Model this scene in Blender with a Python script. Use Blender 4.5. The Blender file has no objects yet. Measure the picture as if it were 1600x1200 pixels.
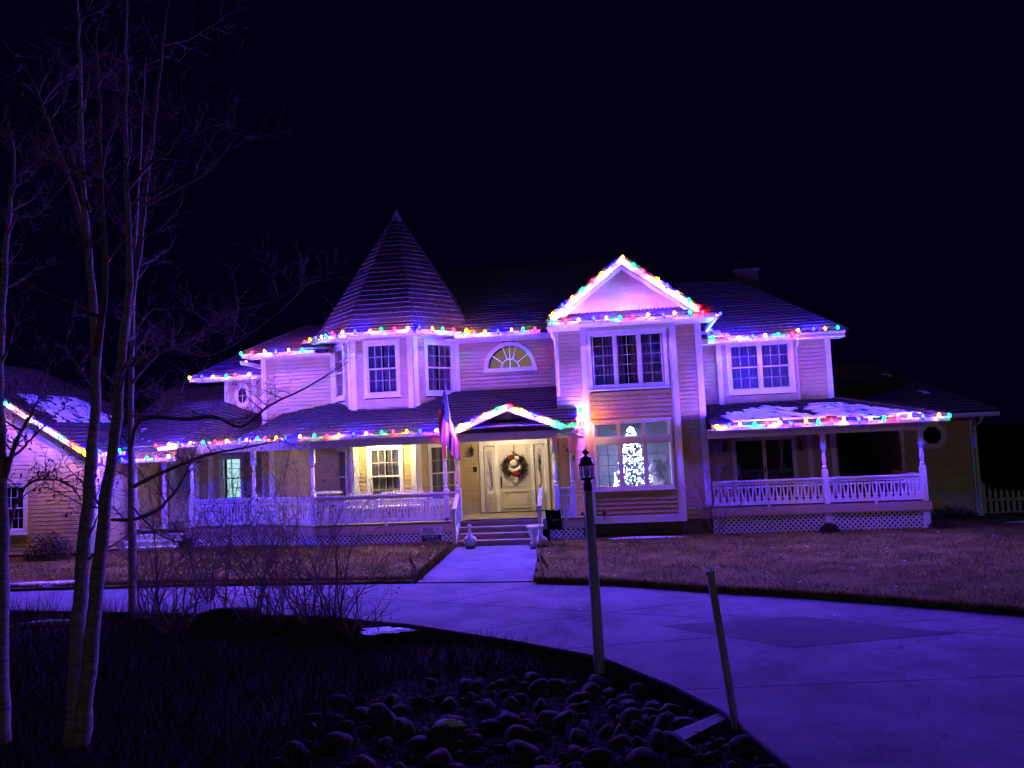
import bpy, math, random
from mathutils import Vector, Matrix
R = random.Random(7)
SC = bpy.context.scene
COL = SC.collection
rad = math.radians

# ------------------------------------------------------------------ camera
cam_d = bpy.data.cameras.new('camera'); cam = bpy.data.objects.new('camera', cam_d); COL.objects.link(cam)
cam_d.sensor_width = 36.0; cam_d.lens = 36.0 * 1155 / 1600; cam_d.clip_end = 600; cam_d.clip_start = 0.05
def cam_basis(yaw=6.5, pitch=4.2, roll=2.6):
    y, p, r = rad(yaw), rad(pitch), rad(roll)
    f = Vector((-math.sin(y) * math.cos(p), math.cos(y) * math.cos(p), math.sin(p)))
    r0 = Vector((math.cos(y), math.sin(y), 0)); u0 = r0.cross(f)
    return math.cos(r) * r0 - math.sin(r) * u0, math.cos(r) * u0 + math.sin(r) * r0, f
CR, CU, CF = cam_basis()
CAM = Vector((0, 0, 2.9))
M = Matrix.Identity(4)
for i in range(3):
    M[i][0], M[i][1], M[i][2], M[i][3] = CR[i], CU[i], -CF[i], CAM[i]
cam.matrix_world = M
SC.camera = cam

def P(px, py, Y=None, Z=None):
    """surveying helper: the point of the place at depth Y (or height Z) seen at a photo pixel"""
    d = CF + CR * ((px - 800) / 1155) + CU * ((600 - py) / 1155)
    t = (Y - CAM.y) / d.y if Y is not None else (Z - CAM.z) / d.z
    return CAM + d * t

# ------------------------------------------------------------------ world, street-side light, exposure
w = bpy.data.worlds.new('World'); SC.world = w; w.use_nodes = True
nt = w.node_tree; nt.nodes.clear()
sky = nt.nodes.new('ShaderNodeTexSky'); sky.sky_type = 'NISHITA'; sky.sun_disc = False
sky.sun_elevation = rad(-9); sky.sun_rotation = rad(200)
b1 = nt.nodes.new('ShaderNodeBackground'); b1.inputs['Strength'].default_value = 0.05
b2 = nt.nodes.new('ShaderNodeBackground'); b2.inputs['Color'].default_value = (0.0004, 0.0002, 0.0056, 1); b2.inputs['Strength'].default_value = 1.0
ad = nt.nodes.new('ShaderNodeAddShader'); wo = nt.nodes.new('ShaderNodeOutputWorld')
nt.links.new(sky.outputs[0], b1.inputs['Color']); nt.links.new(b1.outputs[0], ad.inputs[0]); nt.links.new(b2.outputs[0], ad.inputs[1])
nt.links.new(ad.outputs[0], wo.inputs['Surface'])
sd = bpy.data.lights.new('street_side_light', 'SUN'); sd.energy = 0.055; sd.angle = rad(3); sd.color = (1.0, 0.82, 0.86)  # unseen source behind the camera: faint low light from the street side
so = bpy.data.objects.new('street_side_light', sd); COL.objects.link(so)
so.rotation_euler = Vector((-0.18, 0.95, -0.20)).to_track_quat('-Z', 'Y').to_euler()
vs = SC.view_settings; vs.view_transform = 'Standard'; vs.look = 'None'; vs.gamma = 1; vs.exposure = 0.0; vs.use_curve_mapping = False
SC.cycles.use_denoising = True
SC.cycles.max_bounces = 6; SC.cycles.diffuse_bounces = 3; SC.cycles.glossy_bounces = 3; SC.cycles.transparent_max_bounces = 12
SC.cycles.sample_clamp_indirect = 4.0; SC.cycles.sample_clamp_direct = 0
SC.cycles.caustics_reflective = False; SC.cycles.caustics_refractive = False

# ------------------------------------------------------------------ materials
def mat(name, col, rough=0.7, var=0.12, scale=6.0, bump=0.0, bscale=40.0, spec=0.3, metal=0.0, col2=None, stretch=None):
    m = bpy.data.materials.new(name); m.use_nodes = True
    n = m.node_tree.nodes; l = m.node_tree.links; p = n['Principled BSDF']
    p.inputs['Roughness'].default_value = rough; p.inputs['Specular IOR Level'].default_value = spec; p.inputs['Metallic'].default_value = metal
    tc = n.new('ShaderNodeTexCoord'); mp = n.new('ShaderNodeMapping'); l.new(tc.outputs['Object'], mp.inputs[0])
    ge = n.new('ShaderNodeNewGeometry'); l.new(ge.outputs['Position'], mp.inputs[0])
    if stretch: mp.inputs['Scale'].default_value = stretch
    no = n.new('ShaderNodeTexNoise'); no.inputs['Scale'].default_value = scale; no.inputs['Detail'].default_value = 6; no.inputs['Roughness'].default_value = 0.65
    l.new(mp.outputs[0], no.inputs['Vector'])
    cr = n.new('ShaderNodeValToRGB'); e = cr.color_ramp.elements
    e[0].position = 0.3; e[1].position = 0.7
    c2 = col2 or tuple(min(1, c * (1 + var)) for c in col)
    c1 = col if col2 else tuple(c * (1 - var) for c in col)
    e[0].color = (*c1, 1); e[1].color = (*c2, 1)
    l.new(no.outputs[0], cr.inputs[0]); l.new(cr.outputs[0], p.inputs['Base Color'])
    if bump:
        n2 = n.new('ShaderNodeTexNoise'); n2.inputs['Scale'].default_value = bscale; n2.inputs['Detail'].default_value = 5
        l.new(mp.outputs[0], n2.inputs['Vector'])
        bm = n.new('ShaderNodeBump'); bm.inputs['Strength'].default_value = bump; bm.inputs['Distance'].default_value = 0.02
        l.new(n2.outputs[0], bm.inputs['Height']); l.new(bm.outputs[0], p.inputs['Normal'])
    return m
def emit(name, col, s, sample=True):
    m = bpy.data.materials.new(name); m.use_nodes = True; n = m.node_tree.nodes; l = m.node_tree.links
    n.clear(); e = n.new('ShaderNodeEmission'); o = n.new('ShaderNodeOutputMaterial')
    e.inputs[0].default_value = (*col, 1); e.inputs[1].default_value = s; l.new(e.outputs[0], o.inputs[0])
    if not sample: m.cycles.emission_sampling = 'NONE'
    return m
def glass(name, tint=(0.9, 0.9, 0.95), refl=0.10):
    m = bpy.data.materials.new(name); m.use_nodes = True; n = m.node_tree.nodes; l = m.node_tree.links
    n.clear(); t = n.new('ShaderNodeBsdfTransparent'); g = n.new('ShaderNodeBsdfGlossy'); x = n.new('ShaderNodeMixShader'); o = n.new('ShaderNodeOutputMaterial')
    t.inputs[0].default_value = (*tint, 1); g.inputs['Roughness'].default_value = 0.03; x.inputs[0].default_value = refl
    l.new(t.outputs[0], x.inputs[1]); l.new(g.outputs[0], x.inputs[2]); l.new(x.outputs[0], o.inputs[0])
    return m
def concrete_mat(name, col, stain=0.55):
    m = bpy.data.materials.new(name); m.use_nodes = True; n = m.node_tree.nodes; l = m.node_tree.links; p = n['Principled BSDF']
    p.inputs['Roughness'].default_value = 0.9; p.inputs['Specular IOR Level'].default_value = 0.03
    ge = n.new('ShaderNodeNewGeometry')
    def noise(scale, det=6):
        t = n.new('ShaderNodeTexNoise'); t.inputs['Scale'].default_value = scale; t.inputs['Detail'].default_value = det; t.inputs['Roughness'].default_value = .7; l.new(ge.outputs['Position'], t.inputs['Vector']); return t
    def ramp(src, a, b, ca, cb):
        r = n.new('ShaderNodeValToRGB'); r.color_ramp.elements[0].position = a; r.color_ramp.elements[1].position = b
        r.color_ramp.elements[0].color = (*ca, 1); r.color_ramp.elements[1].color = (*cb, 1); l.new(src, r.inputs[0]); return r
    def mul(a, b):
        x = n.new('ShaderNodeMix'); x.data_type = 'RGBA'; x.blend_type = 'MULTIPLY'; x.inputs[0].default_value = 1; l.new(a, x.inputs[6]); l.new(b, x.inputs[7]); return x.outputs[2]
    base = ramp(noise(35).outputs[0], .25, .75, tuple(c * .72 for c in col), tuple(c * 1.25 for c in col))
    st_ = ramp(noise(.7, 8).outputs[0], .36, .62, (stain,) * 3, (1, 1, 1)); sp = ramp(noise(4.5, 4).outputs[0], .30, .42, (.72,) * 3, (1, 1, 1))
    wz = noise(1.6, 4); va = n.new('ShaderNodeVectorMath'); va.operation = 'MULTIPLY_ADD'; va.inputs[1].default_value = (.9, .9, 0); l.new(wz.outputs['Color'], va.inputs[0]); l.new(ge.outputs['Position'], va.inputs[2])
    vo = n.new('ShaderNodeTexVoronoi'); vo.feature = 'DISTANCE_TO_EDGE'; vo.inputs['Scale'].default_value = .22; l.new(va.outputs[0], vo.inputs['Vector'])
    ck = ramp(vo.outputs['Distance'], .0005, .0026, (.62,) * 3, (1, 1, 1))
    c = mul(mul(mul(base.outputs[0], st_.outputs[0]), sp.outputs[0]), ck.outputs[0]); l.new(c, p.inputs['Base Color'])
    b = n.new('ShaderNodeBump'); b.inputs['Strength'].default_value = .35; b.inputs['Distance'].default_value = .01; l.new(noise(80, 4).outputs[0], b.inputs['Height']); l.new(b.outputs[0], p.inputs['Normal'])
    return m
MT = dict(
    muntin=mat('muntin_paint', (0.42, 0.41, 0.42), 0.6, 0.05, 5),
    siding=mat('cream_siding', (0.58, 0.45, 0.23), 0.6, 0.14, 2.2, 0.08, 60),
    trim=mat('white_trim', (0.80, 0.79, 0.80), 0.5, 0.06, 5, 0.03, 30),
    roof=mat('shingles', (0.066, 0.047, 0.042), 0.85, 0.45, 9, 0.3, 60),
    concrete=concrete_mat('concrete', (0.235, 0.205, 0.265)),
    concrete_dark=concrete_mat('darker_concrete', (0.125, 0.112, 0.14), 0.8),
    foundation=mat('foundation', (0.16, 0.14, 0.13), 0.9, 0.15, 4, 0.3, 40),
    band=mat('porch_band', (0.52, 0.40, 0.30), 0.6, 0.08, 2, 0.05, 30, stretch=(1, 1, 8)),
    deck=mat('deck_boards', (0.30, 0.25, 0.21), 0.7, 0.15, 5, 0.1, 30),
    stepm=mat('step_boards', (0.34, 0.27, 0.22), 0.7, 0.15, 4, 0.1, 30),
    lawn=mat('dry_lawn', (0.055, 0.042, 0.010), 0.95, 0.3, 1.6, 0.8, 50, spec=0.05, col2=(0.21, 0.16, 0.034)),
    blades=mat('dry_grass_blades', (0.15, 0.115, 0.024), 0.9, 0.6, 2.5, spec=0.05),
    soil=mat('dark_soil', (0.014, 0.011, 0.009), 0.95, 0.5, 6, 0.8, 30, spec=0.05),
    bark=mat('birch_bark', (0.17, 0.14, 0.125), 0.9, 0.5, 7, 0.9, 30, spec=0.08, stretch=(1, 1, 4), col2=(0.52, 0.45, 0.41)),
    twig=mat('twigs', (0.21, 0.14, 0.12), 0.9, 0.3, 10, spec=0.1),
    deadleaf=mat('dead_leaves', (0.045, 0.03, 0.018), 0.9, 0.3, 10, spec=0.1),
    rock=mat('river_rock', (0.034, 0.027, 0.021), 0.85, 0.5, 9, 0.5, 60, spec=0.05, col2=(0.13, 0.10, 0.078)),
    rock2=mat('grey_rock', (0.048, 0.043, 0.042), 0.85, 0.5, 11, 0.5, 60, spec=0.08),
    snow=mat('snow', (0.80, 0.81, 0.84), 0.6, 0.06, 12, 0.6, 30),
    black=mat('black_metal', (0.012, 0.012, 0.013), 0.4, 0.2, 10, spec=0.5),
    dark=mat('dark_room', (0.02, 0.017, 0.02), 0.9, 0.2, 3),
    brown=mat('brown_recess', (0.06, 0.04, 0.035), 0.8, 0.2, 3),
    room=mat('room_wall', (0.60, 0.58, 0.62), 0.9, 0.06, 3),
    curtain=mat('sheer_curtain', (0.36, 0.34, 0.37), 0.9, 0.2, 14, stretch=(6, 6, 0.4)),
    door=mat('white_door', (0.66, 0.62, 0.55), 0.45, 0.04, 4),
    pole=mat('grey_post', (0.48, 0.46, 0.44), 0.75, 0.25, 7, 0.2, 40, stretch=(1, 1, 0.3)),
    plaster=mat('plaster', (0.62, 0.60, 0.57), 0.7, 0.15, 12, 0.3, 40),
    plaster_beak=mat('beak_paint', (0.35, 0.18, 0.06), 0.6, 0.1),
    navy=mat('navy_print', (0.02, 0.025, 0.12), 0.6, 0.05), signw=mat('sign_white', (0.72, 0.72, 0.74), 0.6, 0.03),
    red=mat('flag_red', (0.62, 0.010, 0.016), 0.8, 0.08, 8), white=mat('flag_white', (0.32, 0.31, 0.32), 0.8, 0.05, 8), blue=mat('flag_blue', (0.004, 0.005, 0.03), 0.8, 0.08, 8),
    blackcloth=mat('black_cloth', (0.008, 0.008, 0.010), 0.9, 0.2, 20, spec=0.1),
    evergreen=mat('evergreen', (0.03, 0.045, 0.022), 0.8, 0.4, 12, spec=0.2),
    shrub=mat('low_shrub', (0.05, 0.038, 0.03), 0.9, 0.4, 12, spec=0.1),
    wreath=mat('wreath_twigs', (0.035, 0.028, 0.022), 0.8, 0.4, 14), winered=mat('wine_red', (0.16, 0.008, 0.02), 0.7, 0.1), ivory=mat('ivory', (0.72, 0.63, 0.48), 0.7, 0.06),
    metalcap=mat('metal_cap', (0.35, 0.34, 0.34), 0.4, 0.1, 6, metal=0.6),
    brick=mat('chimney_brick', (0.13, 0.10, 0.09), 0.9, 0.3, 8, 0.3, 30),
    fence=mat('fence_paint', (0.62, 0.62, 0.64), 0.7, 0.1, 8), wicker=mat('white_wicker', (0.72, 0.69, 0.62), 0.7, 0.1, 30, 0.3, 80),
    number=mat('number_metal', (0.06, 0.035, 0.03), 0.5, 0.1), shade=mat('lamp_shade', (0.72, 0.66, 0.64), 0.8, 0.04),
    wood=mat('plank', (0.07, 0.06, 0.06), 0.8, 0.2, 5, 0.2, 30),
    pane=glass('window_glass', (0.85, 0.85, 0.92), 0.16), lantern_glass=glass('lantern_glass', (0.85, 0.85, 0.9), 0.25),
    warmroom=emit('lit_room', (1.0, 0.70, 0.30), 0.32), warmroom2=emit('lit_hall', (1.0, 0.68, 0.38), 1.0), coolroom=emit('lit_cool_room', (0.55, 1.0, 0.9), 1.7),
    porchlamp=emit('porch_lamp_glow', (1.0, 0.78, 0.30), 760.0), hall=emit('entry_lamp_glow', (1.0, 0.74, 0.40), 290.0),
    farlamp=emit('far_lamp_glow', (1.0, 0.95, 0.85), 60.0),
)
def shell(name, col, s, mix=0.5):
    """coloured bulb glass: lets the filament's light through and glows in its own colour"""
    m = bpy.data.materials.new(name); m.use_nodes = True; n = m.node_tree.nodes; l = m.node_tree.links
    n.clear(); t = n.new('ShaderNodeBsdfTransparent'); e = n.new('ShaderNodeEmission'); x = n.new('ShaderNodeMixShader'); o = n.new('ShaderNodeOutputMaterial')
    e.inputs[0].default_value = (*col, 1); e.inputs[1].default_value = s; x.inputs[0].default_value = mix
    l.new(t.outputs[0], x.inputs[1]); l.new(e.outputs[0], x.inputs[2]); l.new(x.outputs[0], o.inputs[0]); m.cycles.emission_sampling = 'NONE'
    return m
LS = 112000.0
BULBC = {k: (nm, emit('filament_' + nm, c, LS * f), shell('bulb_glass_' + nm, sc_, 2.6, 0.96)) for k, nm, c, f, sc_ in (
    ('G', 'green', (0.0, 1.0, 0.10), 0.22, (0.03, 1.0, 0.28)), ('R', 'red', (1.0, 0.0, 0.004), 0.36, (1.0, 0.08, 0.07)), ('Y', 'yellow', (1.0, 0.46, 0.0), 0.56, (1.0, 0.58, 0.10)),
    ('B', 'blue', (0.0, 0.0, 1.0), 8.8, (0.08, 0.20, 1.0)), ('O', 'orange', (1.0, 0.16, 0.0), 0.42, (1.0, 0.30, 0.07)))}
TREEL = [emit('tree_light_white', (0.50, 0.56, 1.0), 40), emit('tree_light_blue', (0.15, 0.25, 1.0), 26, False), emit('tree_light_green', (0.2, 1.0, 0.7), 10, False), emit('tree_light_warm', (1.0, 0.6, 0.45), 12, False)]

# ------------------------------------------------------------------ mesh helpers
WL = {}
class MB:
    def __init__(s): s.v = []; s.f = []; s.m = []; s.mi = 0
    def add(s, vs, fs):
        b = len(s.v); s.v += [tuple(p) for p in vs]; s.f += [tuple(b + i for i in f) for f in fs]; s.m += [s.mi] * len(fs); return s
    def quad(s, a, b, c, d): return s.add([a, b, c, d], [(0, 1, 2, 3)])
    def box(s, a, b, T=None):
        (x0, y0, z0), (x1, y1, z1) = a, b
        vs = [(x, y, z) for z in (z0, z1) for y in (y0, y1) for x in (x0, x1)]
        if T: vs = [T(*p) for p in vs]
        return s.add(vs, [(0, 2, 3, 1), (4, 5, 7, 6), (0, 1, 5, 4), (2, 6, 7, 3), (0, 4, 6, 2), (1, 3, 7, 5)])
    def prism(s, poly, n0, n1, T):
        """poly: list of (u,v); extruded from w=n0 to w=n1 in frame T"""
        k = len(poly); vs = [T(u, v, n0) for u, v in poly] + [T(u, v, n1) for u, v in poly]
        return s.add(vs, [tuple(range(k - 1, -1, -1)), tuple(range(k, 2 * k))] + [(i, (i + 1) % k, k + (i + 1) % k, k + i) for i in range(k)])
    def tube(s, pts, rs, n=6, cap=True):
        pts = [Vector(p) for p in pts]; rings = []
        for i, p in enumerate(pts):
            d = (pts[min(i + 1, len(pts) - 1)] - pts[max(i - 1, 0)])
            d = d.normalized() if d.length > 1e-9 else Vector((0, 0, 1))
            a = d.cross(Vector((0.31, 0.17, 0.93)) if abs(d.z) < 0.9 else Vector((1, 0.1, 0))).normalized(); b = d.cross(a)
            r = rs[i] if hasattr(rs, '__len__') else rs
            rings.append([p + a * (r * math.cos(2 * math.pi * k / n)) + b * (r * math.sin(2 * math.pi * k / n)) for k in range(n)])
        vs = [q for r in rings for q in r]; fs = []
        for i in range(len(pts) - 1):
            for k in range(n):
                fs.append((i * n + k, i * n + (k + 1) % n, (i + 1) * n + (k + 1) % n, (i + 1) * n + k))
        if cap: fs += [tuple(range(n - 1, -1, -1)), tuple(range((len(pts) - 1) * n, len(pts) * n))]
        return s.add(vs, fs)
    def lathe(s, c, prof, n=12, rot=0.0, sq=None):
        """prof: (radius, z) pairs around a vertical axis at c"""
        vs = []; fs = []
        for r, z in prof:
            for k in range(n):
                a = rot + 2 * math.pi * k / n
                vs.append((c[0] + r * math.cos(a), c[1] + r * math.sin(a), c[2] + z))
        for i in range(len(prof) - 1):
            for k in range(n):
                fs.append((i * n + k, i * n + (k + 1) % n, (i + 1) * n + (k + 1) % n, (i + 1) * n + k))
        fs += [tuple(range(n - 1, -1, -1)), tuple(range((len(prof) - 1) * n, len(prof) * n))]
        return s.add(vs, fs)
    def loft(s, rings, n=12):
        """rings: (center, rx, ry, rz-tilt axis pair) horizontal ellipses"""
        vs = []; fs = []
        for c, rx, ry in rings:
            for k in range(n):
                a = 2 * math.pi * k / n; vs.append((c[0] + rx * math.cos(a), c[1] + ry * math.sin(a), c[2]))
        for i in range(len(rings) - 1):
            for k in range(n):
                fs.append((i * n + k, i * n + (k + 1) % n, (i + 1) * n + (k + 1) % n, (i + 1) * n + k))
        fs += [tuple(range(n - 1, -1, -1)), tuple(range((len(rings) - 1) * n, len(rings) * n))]
        return s.add(vs, fs)
    def build(s, name, m, parent=None, kind=None, smooth=False, label=None, origin=None):
        if not s.v: return None
        if origin is None:
            xs = [[p[i] for p in s.v] for i in range(3)]
            origin = Vector([(min(x) + max(x)) / 2 for x in xs])
        o_ = Vector(origin)
        me = bpy.data.meshes.new(name); me.from_pydata([(p[0] - o_.x, p[1] - o_.y, p[2] - o_.z) for p in s.v], [], s.f)
        for mm in (m if isinstance(m, list) else [m]): me.materials.append(MT[mm] if isinstance(mm, str) else mm)
        if isinstance(m, list): me.polygons.foreach_set('material_index', s.m)
        if smooth: me.polygons.foreach_set('use_smooth', [True] * len(me.polygons))
        me.update()
        return put(name, me, o_, parent, kind, label)
def put(name, me, loc, parent=None, kind=None, label=None):
    o = bpy.data.objects.new(name, me); COL.objects.link(o)
    loc = Vector(loc); WL[o] = loc
    o.location = loc - (WL[parent] if parent else Vector((0, 0, 0)))
    if parent: o.parent = parent
    if kind: o['kind'] = kind
    if label: o['label'] = label
    return o
def tag(o, label, cat, group=None, kind=None):
    o['label'] = label
    if cat: o['category'] = cat
    if group: o['group'] = group
    if kind: o['kind'] = kind
    return o
def thing(name, loc, label, cat, group=None):
    o = put(name, None, loc); o.empty_display_size = 0.2
    return tag(o, label, cat, group)
def frame(ox, oy, dx, dy):
    L = math.hypot(dx, dy); ux, uy = dx / L, dy / L; nx, ny = uy, -ux
    return lambda u, v, w_: (ox + ux * u + nx * w_, oy + uy * u + ny * w_, v)
def front(Y): return frame(0, Y, 1, 0)      # u is world X, v is z, w towards the street

# ------------------------------------------------------------------ ground, driveway, lawn (setting)
def poly_mesh(name, pts, z1, z0, m, parent=None, kind=None, label=None):
    from mathutils.geometry import tessellate_polygon
    k = len(pts); mb = MB()
    if sum(pts[i][0] * pts[(i + 1) % k][1] - pts[(i + 1) % k][0] * pts[i][1] for i in range(k)) < 0: pts = pts[::-1]
    tri = tessellate_polygon([[Vector((p[0], p[1], 0)) for p in pts]])
    vs = [(p[0], p[1], z1) for p in pts] + [(p[0], p[1], z0) for p in pts]
    mb.add(vs, [tuple(t) for t in tri] + [(i, k + i, k + (i + 1) % k, (i + 1) % k) for i in range(k)])
    o = mb.build(name, m, parent, kind, label=label)
    import bmesh
    bm = bmesh.new(); bm.from_mesh(o.data); bmesh.ops.recalc_face_normals(bm, faces=bm.faces); bm.to_mesh(o.data); bm.free()
    return o
def gz(x, y):
    """height of the near verge: a shallow dark swale below the drive, rising to the street"""
    z = -0.20 + 0.10 * math.sin(x * 1.3 + 0.6) * math.cos(y * 0.9) * (1 if y < 13 else 0.3)
    if y < 6: z += (6 - y) * 0.10
    if x < -6: z += min(0.1, (-6 - x) * 0.03)
    return z
mb = MB(); xs = [-300, -120, -60, -40, -30, -24] + [-20 + i * 0.5 for i in range(81)] + [24, 30, 40, 60, 120, 300]
ys = [-60, -30, -15, -8, -4] + [i * 0.5 for i in range(0, 60)] + [32, 36, 42, 50, 70, 110, 180, 320]
vs = [(x, y, gz(x, y) if y < 14.0 and -24 < x < 24 else -0.25) for y in ys for x in xs]
nx_ = len(xs); mb.add(vs, [(j * nx_ + i, j * nx_ + i + 1, (j + 1) * nx_ + i + 1, (j + 1) * nx_ + i) for j in range(len(ys) - 1) for i in range(nx_ - 1)])
ground = mb.build('ground', 'soil', smooth=True); ground['kind'] = 'structure'; ground['label'] = 'dark bare earth of the verge running off into the night'

def g2(px, py): q = P(px, py, Z=0); return (q.x, q.y)
far_edge = [g2(832, 910), g2(960, 915), g2(1100, 925), g2(1250, 934), g2(1400, 945), g2(1600, 962), (9.5, 9.6), (14, 6.5)]
near_edge = [(14, -6), (0.6, -6), (1.25, 2), (1.55, 5), g2(1240, 1200), g2(1190, 1160), g2(1130, 1110), g2(1050, 1070), g2(937, 1025), g2(800, 1000), g2(640, 975), g2(500, 962), g2(300, 958), g2(0, 953), (-22, 12.2)]
drive_poly = far_edge + near_edge + [(-22, 15.6), g2(0, 925), g2(300, 917), g2(650, 912)]
def cutoff(poly, a, b):
    """keep what lies left of the line a->b"""
    out = []; n = len(poly); d = lambda p: (b[0] - a[0]) * (p[1] - a[1]) - (b[1] - a[1]) * (p[0] - a[0])
    for i in range(n):
        p, q = poly[i], poly[(i + 1) % n]; dp, dq = d(p), d(q)
        if dp >= 0: out.append(p)
        if dp * dq < 0:
            t = dp / (dp - dq); out.append((p[0] + (q[0] - p[0]) * t, p[1] + (q[1] - p[1]) * t))
    return out
def split(polys, a, b, gap=0.016):
    L = math.hypot(b[0] - a[0], b[1] - a[1]); nx, ny = -(b[1] - a[1]) / L * gap / 2, (b[0] - a[0]) / L * gap / 2
    out = []
    for p in polys:
        for q in (cutoff(p, (a[0] + nx, a[1] + ny), (b[0] + nx, b[1] + ny)), cutoff(p, (b[0] - nx, b[1] - ny), (a[0] - nx, a[1] - ny))):
            ar = abs(sum(q[i][0] * q[(i + 1) % len(q)][1] - q[(i + 1) % len(q)][0] * q[i][1] for i in range(len(q)))) / 2 if len(q) > 2 else 0
            if ar > 0.05: out.append(q)
    return out
drive = put('driveway', None, (0, 11, 0)); drive['kind'] = 'structure'; drive['label'] = 'curving pale concrete driveway in front of the porch'
slabs = [drive_poly]
for a, b in (((570, 962), (833, 915)), ((760, 982), (1178, 928)), ((1180, 1073), (1500, 1060)), ((1300, 981), (1567, 960)), ((610, 937), (1127, 967)), ((200, 940), (215, 917))):
    slabs = split(slabs, g2(*a), g2(*b))
slabs = split(slabs, (-13.5, 13), (-12.5, 16))
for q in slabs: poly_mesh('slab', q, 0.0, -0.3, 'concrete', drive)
bed = poly_mesh('joint_bed', drive_poly, -0.035, -0.32, 'soil', drive)
poly_mesh('patch', [g2(1035, 978), g2(1250, 963), g2(1490, 990), g2(1240, 1012)], 0.004, -0.01, 'concrete_dark', drive, label='darker patch of concrete')  # diamond-shaped sheet of darker concrete colour over the slabs
walk = put('walkway', None, (-2.7, 17.5, 0)); walk['kind'] = 'structure'; walk['label'] = 'pale concrete walkway leading up to the porch steps'
wpoly = [g2(715, 856), g2(838, 853), g2(833, 909), g2(651, 911)]
wpoly = [(-4.02, 20.17), (-1.75, 20.17), (wpoly[2][0], wpoly[2][1] + 0.02), (wpoly[3][0], wpoly[3][1] + 0.02)]
sl = [wpoly]
for a, b in (((700, 867), (850, 862)), ((690, 879), (850, 872)), ((660, 898), (850, 889))): sl = split(sl, g2(*a), g2(*b))
for q in sl: poly_mesh('slab', q, 0.012, -0.2, 'concrete', walk)
def jag(pts, amp=0.06, step=0.25, closed=True):
    out = []
    for i in range(len(pts)):
        p, q = pts[i], pts[(i + 1) % len(pts)]; L = math.hypot(q[0] - p[0], q[1] - p[1]); k = max(1, min(60, int(L / step)))
        for j in range(k):
            t = j / k; out.append((p[0] + (q[0] - p[0]) * t + R.uniform(-amp, amp), p[1] + (q[1] - p[1]) * t + R.uniform(-amp, amp)))
    return out
lawnR = [(-1.75, 20.1), g2(838, 912)] + far_edge[1:6] + [(9.5, 9.65), (14, 6.6), (60, 6.6), (60, 40), (-1.75, 40)]
lawnL = [(-4.06, 20.1), g2(646, 911), g2(300, 916), g2(0, 924), (-22, 15.65), (-60, 15.65), (-60, 40), (-4.06, 40)]
for nm, pl, lb in (('lawn', lawnR, 'dry brown lawn right of the walkway'), ('lawn', lawnL, 'dry brown lawn left of the walkway')):
    o = poly_mesh(nm, jag(pl), 0.05, -0.28, 'lawn', None, 'structure', lb)
def inpoly(p, poly):
    c = False; n = len(poly)
    for i in range(n):
        (x1, y1), (x2, y2) = poly[i], poly[(i + 1) % n]
        if (y1 > p[1]) != (y2 > p[1]) and p[0] < (x2 - x1) * (p[1] - y1) / (y2 - y1) + x1: c = not c
    return c
def blades(name, label, n, sampler, h0, h1, wd, m='blades', lean=0.6):
    mb = MB(); k = 0
    while k < n:
        s = sampler(); k += 1
        if s is None: continue
        x, y, z = s; a = R.uniform(0, 6.28); h = R.uniform(h0, h1); lx, ly = R.gauss(0, lean * h), R.gauss(0, lean * h)
        dx, dy = math.cos(a) * wd, math.sin(a) * wd
        mb.add([(x - dx, y - dy, z - 0.01), (x + dx, y + dy, z - 0.01), (x + lx, y + ly, z + h)], [(0, 1, 2)])
    o = mb.build(name, m); tag(o, label, 'grass', kind='stuff'); return o
def lawn_s(poly, x0, x1, y0, y1):
    def f():
        x, y = R.uniform(x0, x1), R.uniform(y0, y1)
        if math.sin(x * 2.3 + 1.7 * math.sin(y * 1.9)) + math.sin(y * 3.1 + x) + R.gauss(0, .8) < -1.1: return None
        return (x, y, 0.05) if inpoly((x, y), poly) else None
    return f
blades('lawn_grass', 'short dry grass on the lawn right of the walkway', 60000, lawn_s(lawnR, -2, 14, 9.5, 20.8), 0.02, 0.10, 0.006)
blades('lawn_grass', 'short dry grass on the lawn left of the walkway', 45000, lawn_s(lawnL, -20, -3.8, 15.1, 20.9), 0.02, 0.10, 0.006)
def edge_s(pts):
    def f():
        i = R.randrange(len(pts) - 1); t = R.random(); p, q = pts[i], pts[i + 1]
        return (p[0] + (q[0] - p[0]) * t + R.gauss(0, .05), p[1] + (q[1] - p[1]) * t + abs(R.gauss(0, .06)), 0.03)
    return f
blades('edge_grass', 'ragged grass tufts along the lawn edge by the drive', 14000, edge_s([g2(836, 911)] + far_edge[1:7]), 0.04, 0.13, 0.007)
blades('edge_grass', 'ragged grass tufts where the left lawn meets drive and walkway', 11000, edge_s([g2(0, 922), g2(300, 914), g2(648, 909), (-4.1, 20.0)]), 0.04, 0.13, 0.007)
def verge_s():
    x, y = R.uniform(-13, -0.2), R.uniform(4.5, 14)
    if inpoly((x, y), drive_poly): return None
    if x > -2.9 and y < 9.6: return None
    return (x, y, gz(x, y))
blades('verge_grass', 'dark dead grass covering the verge in front of the drive', 46000, verge_s, 0.08, 0.26, 0.008, 'deadleaf', 0.5)

def weed_s():
    pts = [(-13.5, 13.3), g2(0, 953), g2(300, 958), g2(500, 962), g2(600, 972)]; i = R.randrange(4); t = R.random(); p, q = pts[i], pts[i + 1]
    x, y = p[0] + (q[0] - p[0]) * t, p[1] + (q[1] - p[1]) * t - abs(R.gauss(0, .45)) - .05
    if math.sin(x * 2.1) + math.sin(x * 5.3 + 1) + R.gauss(0, .6) < -.3: return None
    return (x, y, gz(x, y))
blades('dead_weeds', 'tall dead weeds standing along the near edge of the drive', 2600, weed_s, 0.25, 0.75, 0.006, 'deadleaf', 0.22)

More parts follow.
